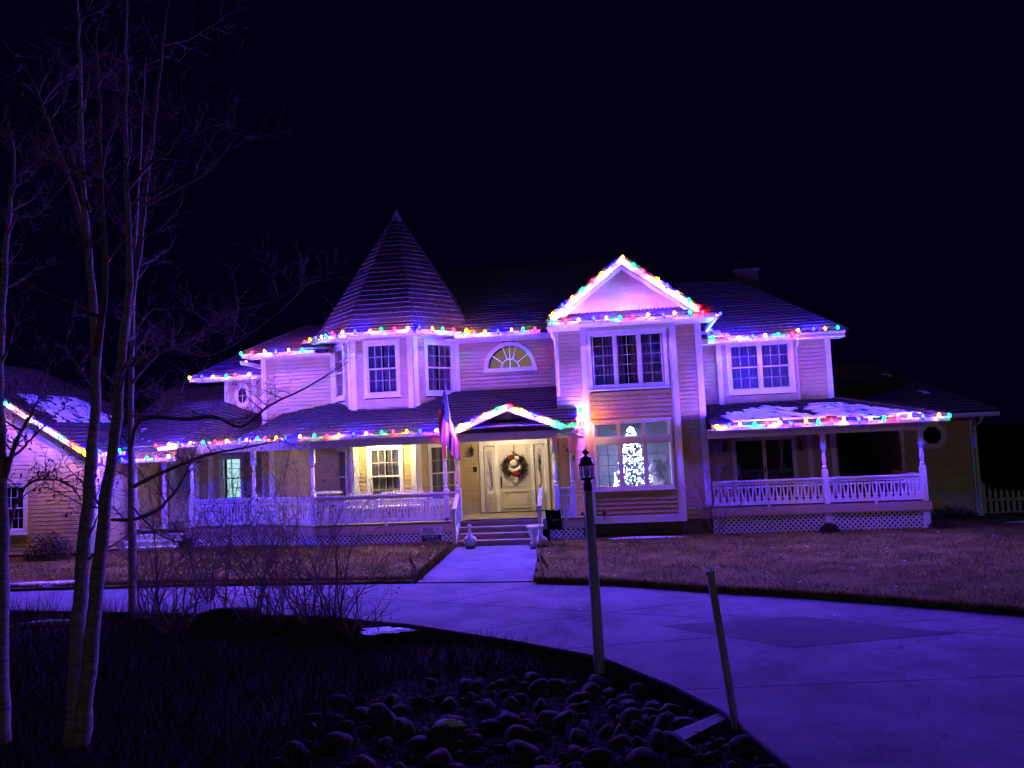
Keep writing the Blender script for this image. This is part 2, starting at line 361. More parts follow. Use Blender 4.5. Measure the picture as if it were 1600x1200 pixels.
# ------------------------------------------------------------------ the house
house = thing('house', (-2.5, 23, 0), 'two storey cream clapboard house with turret, wraparound porch and white trim', 'house')
def wall(name, T, u0, u1, z0, z1, openings=(), top=None, m='siding', course=0.12, bw=0.027):
    """lapped boards; openings: (u0,u1,z0,z1[, 'arch'|'oct']); top(u-range) optional roofline: function z->(ua,ub)"""
    mb = MB(); n = max(1, round((z1 - z0) / course)); c = (z1 - z0) / n
    for i in range(n):
        a, b = z0 + i * c, z0 + (i + 1) * c; zm = (a + b) / 2
        segs = [(u0, u1)] if top is None else [top(zm)]
        if segs[0][1] - segs[0][0] < 0.03: continue
        for op in openings:
            p0, p1, q0, q1 = op[:4]
            if len(op) > 4:
                if op[4] == 'arch':
                    if not (q0 <= zm <= q1): continue
                    h = math.sqrt(max(0, 1 - ((zm - q0) / (q1 - q0)) ** 2)) * (p1 - p0) / 2; cx = (p0 + p1) / 2; p0, p1 = cx - h, cx + h
            elif not (q0 - c * 0.4 < zm < q1 + c * 0.4): continue
            ns = []
            for s0, s1 in segs:
                if p1 <= s0 or p0 >= s1: ns.append((s0, s1)); continue
                if p0 > s0: ns.append((s0, p0))
                if p1 < s1: ns.append((p1, s1))
            segs = ns
        for s0, s1 in segs:
            if s1 - s0 < 0.01: continue
            e = a + .016
            mb.add([T(s0, e, bw), T(s1, e, bw), T(s1, b, 0.004), T(s0, b, 0.004), T(s0, e, -.024), T(s1, e, -.024), T(s0, a, -.024), T(s1, a, -.024), T(s0, a, .004), T(s1, a, .004)], [(0, 1, 2, 3), (4, 5, 1, 0), (6, 7, 5, 4), (8, 9, 7, 6)])
    return mb.build(name, m, house, 'stuff')
UNIT = {}
def panes(win, T, u0, u1, z0, z1, cols, rows, w_=0.01, bar=0.018, mname='pane', mm='muntin'):
    """individual panes with muntin bars between"""
    cw, ch = (u1 - u0) / cols, (z1 - z0) / rows
    bars = MB()
    for i in range(1, cols): bars.box((u0 + i * cw - bar / 2, z0, w_ - 0.012), (u0 + i * cw + bar / 2, z1, w_ + 0.016), T)
    for j in range(1, rows): bars.box((u0, z0 + j * ch - bar / 2, w_ - 0.010), (u1, z0 + j * ch + bar / 2, w_ + 0.014), T)
    if bars.v: bars.build('muntin_bars', mm, win)
    base = MB(); base.box((-cw / 2, -ch / 2, -0.003), (cw / 2, ch / 2, 0.003), lambda a, b, c: tuple(Vector(T(a, b, c)) - Vector(T(0, 0, 0))))
    me = None
    for i in range(cols):
        for j in range(rows):
            c = Vector(T(u0 + (i + .5) * cw, z0 + (j + .5) * ch, w_))
            if me is None: o = base.build('pane', mname, win, origin=(0, 0, 0)); me = o.data; o.location = c - WL[win]; WL[o] = c
            else: put('pane', me, c, win)
def window(T, u0, u1, z0, z1, layout='hung', cols=4, rows=2, casing=0.11, back='curtain', sill=True, depth=0.16, label=None, bm=None, cap=True):
    """glass area u0..u1 x z0..z1 with casing round it"""
    mb = MB(); k = casing; pr = 0.05
    mb.box((u0 - k, z0 - k, 0.0), (u0, z1 + k, pr), T); mb.box((u1, z0 - k, 0.0), (u1 + k, z1 + k, pr), T)
    mb.box((u0, z1, 0.0), (u1, z1 + k, pr - .003), T); mb.box((u0, z0 - k, 0.0), (u1, z0, pr - .003), T)
    if sill: mb.box((u0 - k - .03, z0 - k - .04, 0.0), (u1 + k + .03, z0 - k + .002, pr + .035), T)
    if cap: mb.box((u0 - k - .02, z1 + k - .002, 0.0), (u1 + k + .02, z1 + k + .03, pr + .02), T)
    # jambs
    mb.box((u0 - .02, z0, -depth), (u0, z1, 0.0), T); mb.box((u1, z0, -depth), (u1 + .02, z1, 0.0), T)
    mb.box((u0, z1, -depth), (u1, z1 + .02, 0.0), T); mb.box((u0, z0 - .02, -depth), (u1, z0, 0.0), T)
    win = mb.build('window', 'trim', house, label=label)
    s = 0.035
    def sash(a, b, c, d, w_):
        f = MB(); f.box((a, c, w_ - .02), (a + s, d, w_ + .02), T); f.box((b - s, c, w_ - .02), (b, d, w_ + .02), T)
        f.box((a + s, c, w_ - .018), (b - s, c + s, w_ + .018), T); f.box((a + s, d - s, w_ - .018), (b - s, d, w_ + .018), T)
        f.build('sash', 'trim', win)
        return a + s, b - s, c + s, d - s
    if layout == 'hung':
        zm = (z0 + z1) / 2
        panes(win, T, *sash(u0, u1, zm - .02, z1, -0.02), cols, rows, -0.02)
        panes(win, T, *sash(u0, u1, z0, zm + .02, -0.065), cols, rows, -0.065)
    elif layout == 'triple':
        for i in range(3):
            a = u0 + (u1 - u0) * i / 3; b = u0 + (u1 - u0) * (i + 1) / 3
            panes(win, T, *sash(a + .03, b - .03, z0, z1, -0.02), cols, rows, -0.02)
            if i:
                f = MB(); f.box((a - .03, z0, -.05), (a + .03, z1, .03), T); f.build('mullion', 'trim', win)
    elif layout == 'twin':
        um = (u0 + u1) / 2; f = MB(); f.box((um - .04, z0, -.06), (um + .04, z1, .03), T); f.build('mullion', 'trim', win)
        for a, b in ((u0, um - .04), (um + .04, u1)):
            zm = (z0 + z1) / 2
            panes(win, T, *sash(a, b, zm - .02, z1, -0.02), cols, rows, -0.02)
            panes(win, T, *sash(a, b, z0, zm + .02, -0.065), cols, rows, -0.065)
    elif layout == 'fixed': panes(win, T, *sash(u0, u1, z0, z1, -0.02), cols, rows, -0.02)
    if back == 'curtain':
        # folded sheer curtain with a parting, dark room behind
        cb = MB(); n = 40
        for side in (0, 1):
            a = u0 + (0 if side == 0 else (u1 - u0) * 0.54); b = u0 + (u1 - u0) * (0.46 if side == 0 else 1)
            pts = [(a + (b - a) * i / n, -depth + 0.02 + 0.022 * math.sin(i * 1.35 + side) + R.uniform(-.004, .004)) for i in range(n + 1)]
            for (p, q), (p2, q2) in zip(pts, pts[1:]): cb.quad(T(p, z0, q), T(p2, z0, q2), T(p2, z1, q2), T(p, z1, q))
        cb.build('curtain', 'curtain', win)
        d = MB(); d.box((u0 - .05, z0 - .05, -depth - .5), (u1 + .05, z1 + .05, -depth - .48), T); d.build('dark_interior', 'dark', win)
    elif back:
        d = MB(); d.box((u0 - .05, z0 - .05, -depth - .3), (u1 + .05, z1 + .05, -depth - .28), T); d.build('interior', bm or back, win)
    return win
def trimbox(T, u0, u1, z0, z1, w0=0.0, w1=0.045, name='corner_board', m='trim'):
    mb = MB(); mb.box((u0, z0, w0), (u1, z1, w1), T); return mb.build(name, m, house)
def roof(name, e0, e1, t1, t0, course=0.21, tile=0.34, thick=0.035, m='roof', parent=None, kind=None, jitter=0.012):
    """e0,e1 eave ends, t1,t0 top ends: rows of separate shingles over a solid deck"""
    e0, e1, t1, t0 = map(Vector, (e0, e1, t1, t0)); mb = MB()
    nrm = (e1 - e0).cross((t0 + t1) / 2 - (e0 + e1) / 2).normalized()
    if nrm.z < 0: nrm = -nrm
    sl = ((t0 + t1) / 2 - (e0 + e1) / 2).length; n = max(1, round(sl / course))
    mb.quad(e0 - nrm * .012, e1 - nrm * .012, t1 - nrm * .012, t0 - nrm * .012)
    for i in range(n):
        a0, a1 = e0.lerp(t0, i / n), e1.lerp(t1, i / n); b0, b1 = e0.lerp(t0, min(1, (i + 1.12) / n)), e1.lerp(t1, min(1, (i + 1.12) / n))
        wd = (a1 - a0).length; k = max(1, round(wd / tile)); off = R.random() * .8
        cuts = [0.0] + sorted(min(.995, max(.005, (j + off + R.uniform(-.12, .12)) / k)) for j in range(k)) + [1.0]
        for c0, c1 in zip(cuts, cuts[1:]):
            if (c1 - c0) * wd < 0.02: continue
            g = 0.004 / max(wd, .1)
            dz = R.uniform(0, jitter); sh = (a0 - b0).normalized() * R.uniform(0, .018)
            p, q = a0.lerp(a1, c0 + g) + sh, a0.lerp(a1, c1 - g) + sh; r, s = b0.lerp(b1, c1 - g), b0.lerp(b1, c0 + g)
            h = nrm * (thick + dz)
            mb.add([p, q, q + h, p + h, r + nrm * .004, s + nrm * .004], [(0, 1, 2, 3), (3, 2, 4, 5), (0, 3, 5), (1, 4, 2)])
    return mb.build(name, m, parent or house, 'stuff')
def ridge_caps(pts0, pts1, step=0.22):
    a, b = Vector(pts0), Vector(pts1); n = max(2, int((b - a).length / step)); mb = MB()
    d = (b - a).normalized(); s = d.cross(Vector((0, 0, 1))).normalized()
    for i in range(n):
        p, q = a.lerp(b, i / n), a.lerp(b, (i + 1.15) / n); h = Vector((0, 0, .055)); l = Vector((0, 0, .03))
        mb.add([p + s * .13 - h * .2, p + h, p - s * .13 - h * .2, q + s * .13 - h * .4, q + l, q - s * .13 - h * .4], [(0, 1, 4, 3), (1, 2, 5, 4), (0, 2, 1)])
    return mb.build('ridge_cap', 'roof', house, 'stuff')
def gutter(pts, h=0.12, d=0.11):
    mb = MB()
    for a, b in zip(pts, pts[1:]):
        a, b = Vector(a), Vector(b); t = (b - a); t.z = 0; t.normalize(); n = Vector((t.y, -t.x, 0))
        pr = [(0, -h), (d * .75, -h), (d, -h * .45), (d, 0), (d * .85, 0), (d * .85, -h * .4), (d * .1, -h * .8), (0, 0)]
        vs = [p + n * u + Vector((0, 0, v)) for p in (a, b) for u, v in pr]; k = len(pr)
        mb.add(vs, [(i, (i + 1) % k, k + (i + 1) % k, k + i) for i in range(k)] + [tuple(range(k - 1, -1, -1)), tuple(range(k, 2 * k))])
    return mb.build('gutter', 'trim', house)
def slab(name, m, *quads):
    mb = MB()
    for q in quads: mb.quad(*q)
    return mb.build(name, m, house)
def bx(name, m, a, b, parent=None, label=None):
    mb = MB(); mb.box(a, b); return mb.build(name, m, parent or house, label=label)

# ---- turret (octagon)
TC = (-6.5, 24.35); AP = 2.35
def octv(ap, k): r = ap / math.cos(math.pi / 8); a = -math.pi / 2 - math.pi / 8 + k * math.pi / 4; return (TC[0] + r * math.cos(a), TC[1] + r * math.sin(a))
for k in (-2, -1, 0, 1, 2):
    a, b = octv(AP, k), octv(AP, k + 1); L = math.hypot(b[0] - a[0], b[1] - a[1]); T = frame(a[0], a[1], b[0] - a[0], b[1] - a[1])
    wv = abs(k) <= 1
    ops = []
    if wv: c = L / 2; hw = 0.46; ops = [(c - hw - .1, c + hw + .1, 1.0, 2.86), (c - hw - .1, c + hw + .1, 4.36, 6.05)]
    wall('turret_siding', T, 0, L, 0.6, 6.3, ops)
    trimbox(T, 0.0, .16, .6, 6.3); trimbox(T, L - .16, L, .6, 6.3)
    trimbox(T, .16, L - .16, 6.12, 6.3, 0, .03, 'frieze_board')
    if wv:
        window(T, c - hw, c + hw, 1.1, 2.76, label='lower turret window' if k == 0 else None); window(T, c - hw, c + hw, 4.47, 5.96)
EZ = 6.30
prof = [(2.87, 6.27), (2.50, 6.60), (0.22, 10.45)]
for k in range(8):
    for (r0, z0), (r1, z1) in zip(prof, prof[1:]):
        a, b, c, d = octv(r0, k), octv(r0, k + 1), octv(r1, k + 1), octv(r1, k)
        if k in (3, 4, 5) : roof('turret_roof', (*a, z0), (*b, z0), (*c, z1), (*d, z1), 0.5, 3.0)
        else: roof('turret_roof', (*a, z0), (*b, z0), (*c, z1), (*d, z1), 0.195, 0.5, 0.035)
mb = MB(); mb.lathe((TC[0], TC[1], 10.38), [(.30, 0), (.24, .06), (.03, .50), (.01, .54)], 8, math.pi / 8); mb.build('finial_cap', 'metalcap', house)
ring = [(*octv(2.80, k), EZ) for k in range(-3, 5)]
gutter(ring)
mb = MB()
for k in range(-3, 4): mb.quad((*octv(2.85, k), 6.18), (*octv(2.85, k + 1), 6.18), (*octv(AP - .05, k + 1), 6.18), (*octv(AP - .05, k), 6.18))
mb.build('soffit', 'trim', house)

# ---- entry wall between turret and front block
T = front(23.1)
wall('entry_siding', T, -4.45, -1.15, 0.6, 6.2, [(-3.78, -1.60, .5, 2.88), (-3.49, -1.84, 5.08, 5.93, 'arch')])
trimbox(T, -4.45, -4.28, 4.4, 6.1)
gutter([(-4.3, 22.6, 6.2), (-1.62, 22.6, 6.2)])
bx('soffit', 'trim', (-4.6, 22.6, 6.06), (-1.15, 23.12, 6.09)); bx('frieze_board', 'trim', (-4.4, 23.05, 5.98), (-1.2, 23.08, 6.06))
# half-round window
cx, rr, zb = -2.665, 0.70, 5.12
mb = MB(); N = 20
arc = lambda r, i: (cx + r * math.cos(math.pi * i / N), zb + r * math.sin(math.pi * i / N))
for i in range(N):
    mb.prism([arc(rr, i), arc(rr + .12, i), arc(rr + .12, i + 1), arc(rr, i + 1)], 0.0, .06, T)
mb.box((cx - rr - .14, zb - .12, 0), (cx + rr + .14, zb, .065), T)
fan = mb.build('window', 'trim', house, label='half-round window with fan bars')
mb = MB(); mb.prism([arc(rr, i) for i in range(N + 1)], -.03, -.024, T); mb.build('pane', 'pane', fan)
mb = MB(); mb.prism([arc(rr, i) for i in range(N + 1)], -.34, -.33, T); mb.build('interior', 'warmroom', fan)
mb = MB()
for i in range(N): mb.prism([arc(.27, i), arc(.295, i), arc(.295, i + 1), arc(.27, i + 1)], -.02, .015, T)
for an in (36, 72, 90, 108, 144):
    a = rad(an); c_, s_ = math.cos(a), math.sin(a); r0 = .29 if an != 90 else .0
    mb.prism([(cx + c_ * r0 - s_ * .012, zb + s_ * r0 + c_ * .012), (cx + c_ * r0 + s_ * .012, zb + s_ * r0 - c_ * .012), (cx + c_ * rr + s_ * .012, zb + s_ * rr - c_ * .012), (cx + c_ * rr - s_ * .012, zb + s_ * rr + c_ * .012)], -.022, .018, T)
mb.build('fan_bars', 'trim', fan)

# ---- entry door with sidelights
ent = bx('door_surround', 'trim', (-3.76, 23.02, 2.70), (-1.60, 23.12, 2.86))
for a, b in ((-3.76, -3.64), (-1.72, -1.60), (-3.27, -3.16), (-2.16, -2.05)): bx('door_jamb', 'trim', (a, 23.025, .62), (b, 23.12, 2.70), ent)
bx('sill', 'wood', (-3.80, 22.9, .60), (-1.56, 23.05, .64), ent)
T = front(23.07)
mb = MB(); mb.box((-3.16, .64, -.04), (-2.16, 2.70, 0), T); dr = mb.build('door', 'door', house, label='white panelled front door')
def molded(par, T, u0, u1, z0, z1, m='door', name='door_panel'):
    mb = MB(); k = .035
    mb.box((u0, z0, 0), (u0 + k, z1, .04), T); mb.box((u1 - k, z0, 0), (u1, z1, .04), T); mb.box((u0 + k, z0, 0), (u1 - k, z0 + k, .038), T); mb.box((u0 + k, z1 - k, 0), (u1 - k, z1, .038), T)
    mb.box((u0 + .09, z0 + .09, 0), (u1 - .09, z1 - .09, .012), T); return mb.build(name, m, par)
molded(dr, T, -3.05, -2.70, 1.42, 2.6); molded(dr, T, -2.62, -2.27, 1.42, 2.6); molded(dr, T, -3.05, -2.27, .74, 1.28)
mb = MB(); mb.box((-3.125, 1.36, 0), (-3.075, 1.72, .02), T); mb.tube([T(-3.10, 1.42, .02), T(-3.10, 1.42, .07), T(-3.10, 1.6, .07), T(-3.10, 1.6, .02)], .012); mb.build('handle', 'black', dr)
for a, b in ((-3.62, -3.29), (-2.03, -1.74)):
    mb = MB(); mb.box((a, .64, -.04), (b, 2.70, -.01), T)
    sdl = MB()
    for q in ((a, .64, a + .08, 2.68), (b - .08, .64, b, 2.68)): sdl.box((q[0], q[1], -.04), (q[2], q[3], -.01), T)
    sdl.box((a + .08, .64, -.04), (b - .08, 1.22, -.012), T); sdl.box((a + .08, 2.55, -.04), (b - .08, 2.68, -.012), T)
    so_ = sdl.build('sidelight', 'door', house)
    panes(so_, T, a + .08, b - .08, 1.22, 2.55, 1, 1, -.03)
    d = MB(); d.box((a, 1.15, -.32), (b, 2.6, -.30), T); d.build('interior', 'warmroom2', so_)
    lace = MB()
    for i in range(26):
        z = R.uniform(1.25, 2.2); u = R.uniform(a + .1, b - .1); lace.tube([T(u, z, -.25), T(u + R.uniform(-.07, .07), z + R.uniform(.1, .25), -.25)], .012, 5)
    lace.build('lace_screen', 'curtain', so_)
    molded(so_, front(23.08), a + .07, b - .07, .76, 1.12)

# ---- front block with projecting window box and gable
T = front(21.4)
wall('block_siding', T, -1.15, 3.0, 0.42, 6.05, [(-.36, 2.25, 1.3, 3.25), (-.36, 2.25, 4.15, 5.75)])
trimbox(T, 2.86, 3.0, .42, 6.05); trimbox(T, -1.15, -1.03, 4.4, 6.05)
bx('foundation', 'foundation', (-1.13, 21.42, -.3), (2.98, 23.2, .42))
Tr = frame(3.0, 21.4, 0, 1); wall('block_side_siding', Tr, 0, 1.8, .42, 6.05); trimbox(Tr, 0, .12, .42, 6.05)
T = front(20.9); X0, X1 = -.38, 2.27
wall('bay_siding', T, X0, X1, .55, 6.0, [(-.16, 1.98, 1.3, 3.26), (-.16, 1.98, 4.16, 5.75)])
for a, b in ((X0, X0 + .15), (X1 - .15, X1)): trimbox(T, a, b, .43, 5.95, 0, .05)
trimbox(T, X0 + .15, X1 - .15, .43, .62, 0, .047, 'band_board'); trimbox(T, X0 + .15, X1 - .15, 5.78, 5.95, 0, .047, 'band_board')
for a, b in ((X0 + .15, X0 + .20), (X1 - .20, X1 - .15)): trimbox(T, a, b, .62, 5.78, 0, .03, 'corner_bead')
bx('bay_side', 'siding', (X0, 20.915, .43), (X0 + .04, 21.42, 6.0)); bx('bay_side', 'siding', (X1 - .04, 20.915, .43), (X1, 21.42, 6.0)); bx('bay_floor', 'trim', (X0 + .04, 20.915, .43), (X1 - .04, 21.42, .48))
window(T, -.09, 1.91, 4.25, 5.68, 'triple', 2, 5, .10)
# large lower window: three transoms over three casements; lived-in room behind
low = window(T, -.12, 1.94, 2.78, 3.20, 'triple', 1, 1, .06, back=None, sill=False, label='transom row of the big bay window')
low2 = window(T, -.12, 1.94, 1.40, 2.64, 'triple', 2, 4, .06, back=None, cap=False, label='big bay window with casements')
trimbox(T, -.2, 2.02, 2.60, 2.82, -.03, .036, 'transom_bar')
mb = MB()   # the lit room
x0, x1, y0, y1, z0, z1 = -.32, 2.21, 21.0, 22.2, 1.0, 3.5
mb.quad((x0, y1, z0), (x1, y1, z0), (x1, y1, z1), (x0, y1, z1)); mb.quad((x0, y0, z0), (x0, y1, z0), (x0, y1, z1), (x0, y0, z1)); mb.quad((x1, y1, z0), (x1, y0, z0), (x1, y0, z1), (x1, y1, z1))
mb.quad((x0, y0, z1), (x0, y1, z1), (x1, y1, z1), (x1, y0, z1)); mb.quad((x0, y0, z0), (x1, y0, z0), (x1, y1, z0), (x0, y1, z0))
mb.build('front_room', 'room', house)
bx('window_shelf', 'trim', (-.3, 20.96, 1.30), (2.2, 21.75, 1.345))
# eave, pent roof and gable
gutter([(-1.25, 20.45, 6.05), (3.33, 20.45, 6.05), (3.33, 22.6, 5.95)])
bx('soffit', 'trim', (-1.3, 20.47, 5.93), (3.33, 21.42, 5.96))
roof('pent_roof', (-1.3, 20.42, 6.07), (3.33, 20.42, 6.07), (3.33, 20.95, 6.42), (-1.3, 20.95, 6.42), .17)
GX, GZ = 0.87, 7.78; GL, GR, GB = -1.10, 2.86, 6.18
T = front(20.75)
sc = MB()
for j in range(14):
    z = 6.32 + j * .105
    hw = (GZ - .22 - z) / (GZ - GB) * (GR - GL) / 2
    if hw < .06: continue
    n = int(2 * hw / .11); off = 0 if j % 2 else .055
    for i in range(-n // 2 - 1, n // 2 + 2):
        u = GX - .02 + i * .11 + off
        if abs(u - GX) > hw: continue
        dw = R.uniform(0, .006)
        sc.prism([(u - .052, z + .15), (u - .052, z + .04), (u - .03, z + .008), (u, z - .004), (u + .03, z + .008), (u + .052, z + .04), (u + .052, z + .15)], .004, .055 + dw, lambda a, b, c: T(a, b, c - (b - z) * .32))
sc.build('fish_scale_shingles', 'siding', house, 'stuff')
slab('gable_backing', 'siding', (T(GL, GB, -.05), T(GR, GB, -.05), T(GX, GZ, -.05), T(GX, GZ, -.05))[:4])
def rake(a, b, Y, h=.19, d=.05):
    mb = MB(); mb.add([(a[0], Y, a[1]), (b[0], Y, b[1]), (b[0], Y, b[1] - h), (a[0], Y, a[1] - h), (a[0], Y + d, a[1]), (b[0], Y + d, b[1]), (b[0], Y + d, b[1] - h), (a[0], Y + d, a[1] - h)],
                      [(0, 1, 2, 3), (5, 4, 7, 6), (4, 5, 1, 0), (3, 2, 6, 7), (4, 0, 3, 7), (1, 5, 6, 2)])
    return mb.build('rake_board', 'trim', house)
rake((GL - .05, GB + .05), (GX, GZ), 20.45); rake((GX, GZ), (GR + .05, GB + .05), 20.45)
rake((GL + .15, GB + .02), (GX, GZ - .2), 20.62, .11, .04); rake((GX, GZ - .2), (GR - .15, GB + .02), 20.62, .11, .04)
mb = MB(); mb.quad((GL, 20.46, GB + .0), (GX, 20.46, GZ - .06), (GX, 20.8, GZ - .06), (GL, 20.8, GB)); mb.quad((GX, 20.46, GZ - .06), (GR, 20.46, GB), (GR, 20.8, GB), (GX, 20.8, GZ - .06)); mb.build('soffit', 'trim', house)
roof('gable_roof', (GL - .1, 20.42, GB + .06), (GL - .1, 24.5, GB + .06), (GX, 24.5, GZ + .03), (GX, 20.42, GZ + .03), .2)
roof('gable_roof', (GR + .1, 24.5, GB + .06), (GR + .1, 20.42, GB + .06), (GX, 20.42, GZ + .03), (GX, 24.5, GZ + .03), .2)

# ---- main roof
roof('main_roof', (-9.3, 22.55, 6.2), (3.3, 22.55, 6.2), (1.5, 28, 9.5), (-5.5, 28, 9.5), .23)
roof('main_roof', (-9.3, 33, 6.2), (-9.3, 22.55, 6.2), (-5.5, 28, 9.5), (-5.5, 28.05, 9.5), .4, 2)
roof('main_roof', (3.3, 22.55, 6.2), (3.3, 33, 6.2), (1.5, 28.05, 9.5), (1.5, 28, 9.5), .4, 2)
ridge_caps((-5.5, 28, 9.5), (1.5, 28, 9.5)); ridge_caps((-9.3, 22.55, 6.2), (-5.5, 28, 9.5)); ridge_caps((3.3, 22.55, 6.2), (1.5, 28, 9.5))

# ---- right wing
T = front(23.2)
wall('wing_siding', T, 3.0, 7.08, 3.4, 5.55, [(4.0, 5.9, 3.9, 5.5)])
trimbox(T, 6.93, 7.08, 3.4, 5.5)
bx('wing_end', 'siding', (7.04, 23.22, .7), (7.08, 28, 5.6))
Tb = front(23.0)
wall('window_bump_siding', Tb, 3.68, 6.0, 3.4, 5.5, [(3.98, 5.92, 3.9, 5.55)]); bx('bump_side', 'siding', (5.97, 23.01, 3.4), (6.0, 23.2, 5.5)); bx('bump_side', 'siding', (3.68, 23.01, 3.4), (3.71, 23.2, 5.5))
trimbox(Tb, 3.68, 3.82, 3.4, 5.5)
window(Tb, 4.09, 5.82, 4.05, 5.40, 'twin', 3, 2, .12)
gutter([(3.4, 22.72, 5.58), (5.98, 22.72, 5.58)]); gutter([(6.0, 22.85, 5.70), (7.42, 22.85, 5.70)])
bx('soffit', 'trim', (3.05, 22.73, 5.46), (7.4, 23.22, 5.49)); bx('fascia', 'trim', (3.1, 22.86, 5.50), (7.42, 22.9, 5.68))
roof('wing_roof', (3.0, 22.68, 5.62), (7.45, 22.68, 5.66), (5.0, 27, 8.25), (3.0, 27, 8.25), .23)
roof('wing_roof', (7.45, 22.68, 5.66), (7.45, 30, 5.66), (5.0, 27.05, 8.25), (5.0, 27, 8.25), .4, 2)
ridge_caps((7.45, 22.68, 5.66), (5.0, 27, 8.25)); ridge_caps((3.0, 27, 8.25), (5.0, 27, 8.25))
ch = bx('chimney', 'brick', (5.35, 28, 6.5), (6.2, 28.8, 8.75)); bx('chimney_cap', 'brick', (5.30, 27.95, 8.70), (6.25, 28.85, 8.80), ch); mb = MB(); mb.lathe((5.6, 28.4, 8.8), [(.09, 0), (.09, .3), (.13, .32), (.02, .42)], 8); mb.build('flue', 'black', ch)
# ground floor behind right porch
wall('porch_wall_siding', T, 3.0, 7.0, .76, 3.4, [(4.0, 5.85, .7, 2.6)])
trimbox(T, 3.0, 3.12, .76, 2.9); trimbox(T, 6.2, 6.34, .76, 2.9); trimbox(T, 6.86, 7.02, .76, 2.9)
mb = MB()
for a, b, c, d in ((3.98, 4.10, .76, 2.62), (5.75, 5.87, .76, 2.62), (4.10, 5.75, 2.50, 2.62), (4.88, 4.98, .76, 2.50)): mb.box((a, c, -.03), (b, d, .05), T)
sl_ = mb.build('patio_door', 'trim', house, label='sliding patio door behind the right porch rail')
for a, b in ((4.10, 4.88), (4.98, 5.75)):
    panes(sl_, T, a, b, .80, 2.5, 1, 1, -.01)
    d = MB(); n = 30
    for i in range(n): d.quad(T(a + (b - a) * i / n, .78, -.12 - .02 * (i % 2)), T(a + (b - a) * (i + 1) / n, .78, -.12 - .02 * ((i + 1) % 2)), T(a + (b - a) * (i + 1) / n, 2.5, -.12 - .02 * ((i + 1) % 2)), T(a + (b - a) * i / n, 2.5, -.12 - .02 * (i % 2)))
    d.build('blind', 'dark', sl_)
bx('handle', 'black', (4.90, 23.12, 1.5), (4.94, 23.16, 1.72), sl_)
# dark recess and far wing
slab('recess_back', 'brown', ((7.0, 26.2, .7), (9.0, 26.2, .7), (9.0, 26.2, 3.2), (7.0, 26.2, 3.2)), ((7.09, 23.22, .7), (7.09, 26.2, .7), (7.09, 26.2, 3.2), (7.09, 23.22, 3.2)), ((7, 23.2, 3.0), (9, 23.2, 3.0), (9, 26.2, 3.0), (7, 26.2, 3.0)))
wall('far_wing_siding', T, 8.95, 10.98, -.25, 2.95, [(9.45, 10.05, 2.13, 2.73)])
bx('far_wing_end', 'siding', (8.95, 23.22, -.2), (8.99, 26.2, 3.0)); bx('far_wing_end', 'siding', (10.94, 23.22, -.2), (10.98, 28, 3.0))
trimbox(T, 10.80, 10.98, -.25, 2.9, 0, .06)
# octagonal window
oc = (9.75, 2.43); o8 = lambda r, i: (oc[0] + r * math.cos(math.pi / 8 + i * math.pi / 4), oc[1] + r * math.sin(math.pi / 8 + i * math.pi / 4))
mb = MB()
for i in range(8): mb.prism([o8(.27, i), o8(.44, i), o8(.44, i + 1), o8(.27, i + 1)], 0, .06, T)
ow = mb.build('window', 'trim', house, label='small octagonal window on the dark right wing')
mb = MB(); mb.prism([o8(.27, i) for i in range(8)], -.012, -.006, T); mb.build('pane', 'pane', ow); mb = MB(); mb.prism([o8(.40, i) for i in range(8)], -.2, -.19, T); mb.build('interior', 'dark', ow)
gutter([(8.7, 22.75, 3.04), (11.42, 22.75, 3.04)]); bx('soffit', 'trim', (8.7, 22.76, 2.93), (11.4, 23.22, 2.96))
roof('far_wing_roof', (7.0, 22.7, 3.08), (11.45, 22.7, 3.08), (9.6, 27.8, 5.05), (7.0, 27.8, 5.05), .25)
roof('far_wing_roof', (11.45, 22.7, 3.08), (11.45, 32, 3.08), (9.6, 27.85, 5.05), (9.6, 27.8, 5.05), .4, 2)
mb = MB(); mb.tube([(10.98, 22.74, 2.92), (10.98, 22.85, 2.78), (10.9, 23.1, 2.62), (10.9, 23.1, .1)], .045, 8); mb.build('downspout', 'trim', house)

# ---- porches
def turned_post(x, y, z0, z1, name='porch_post', w_=.065):
    mb = MB(); h = z1 - z0
    mb.box((x - w_, y - w_, z0), (x + w_, y + w_, z0 + .92)); mb.box((x - w_, y - w_, z1 - .42), (x + w_, y + w_, z1))
    a, b = .92, h - .42
    pr = [(w_ * .95, a), (w_ * .6, a + .03), (w_ * 1.0, a + .07), (w_ * .55, a + .12), (w_ * .78, a + .2), (w_ * .92, a + (b - a) * .4), (w_ * .7, b - .14), (w_ * .5, b - .09), (w_ * .95, b - .05), (w_ * .6, b - .02), (w_ * .95, b)]
    mb.lathe((x, y, z0), pr, 12)
    return mb.build(name, 'trim', house)
BAL = {}
def baluster_mesh(h, T0, key):
    """sawn flat baluster: V of two arms on a notched foot, notched head"""
    if key in BAL: return BAL[key]
    mb = MB(); t = .012
    A = lambda pts: mb.prism([(u, v * h) for u, v in pts], -t, t, T0)
    A([(-.080, .0), (.080, .0), (.080, .07), (.045, .15), (.080, .23), (.062, .32), (-.062, .32), (-.080, .23), (-.045, .15), (-.080, .07)])
    A([(-.062, .32), (-.015, .32), (-.048, .86), (-.082, .86)]); A([(.015, .32), (.062, .32), (.082, .86), (.048, .86)])
    A([(-.082, .86), (.0, .80), (.082, .86), (.082, .93), (.04, .96), (.0, .90), (-.04, .96), (-.082, .93)])
    me = mb.build('baluster', 'trim', None, origin=(0, 0, 0))
    data = me.data; bpy.data.objects.remove(me); BAL[key] = data; return data
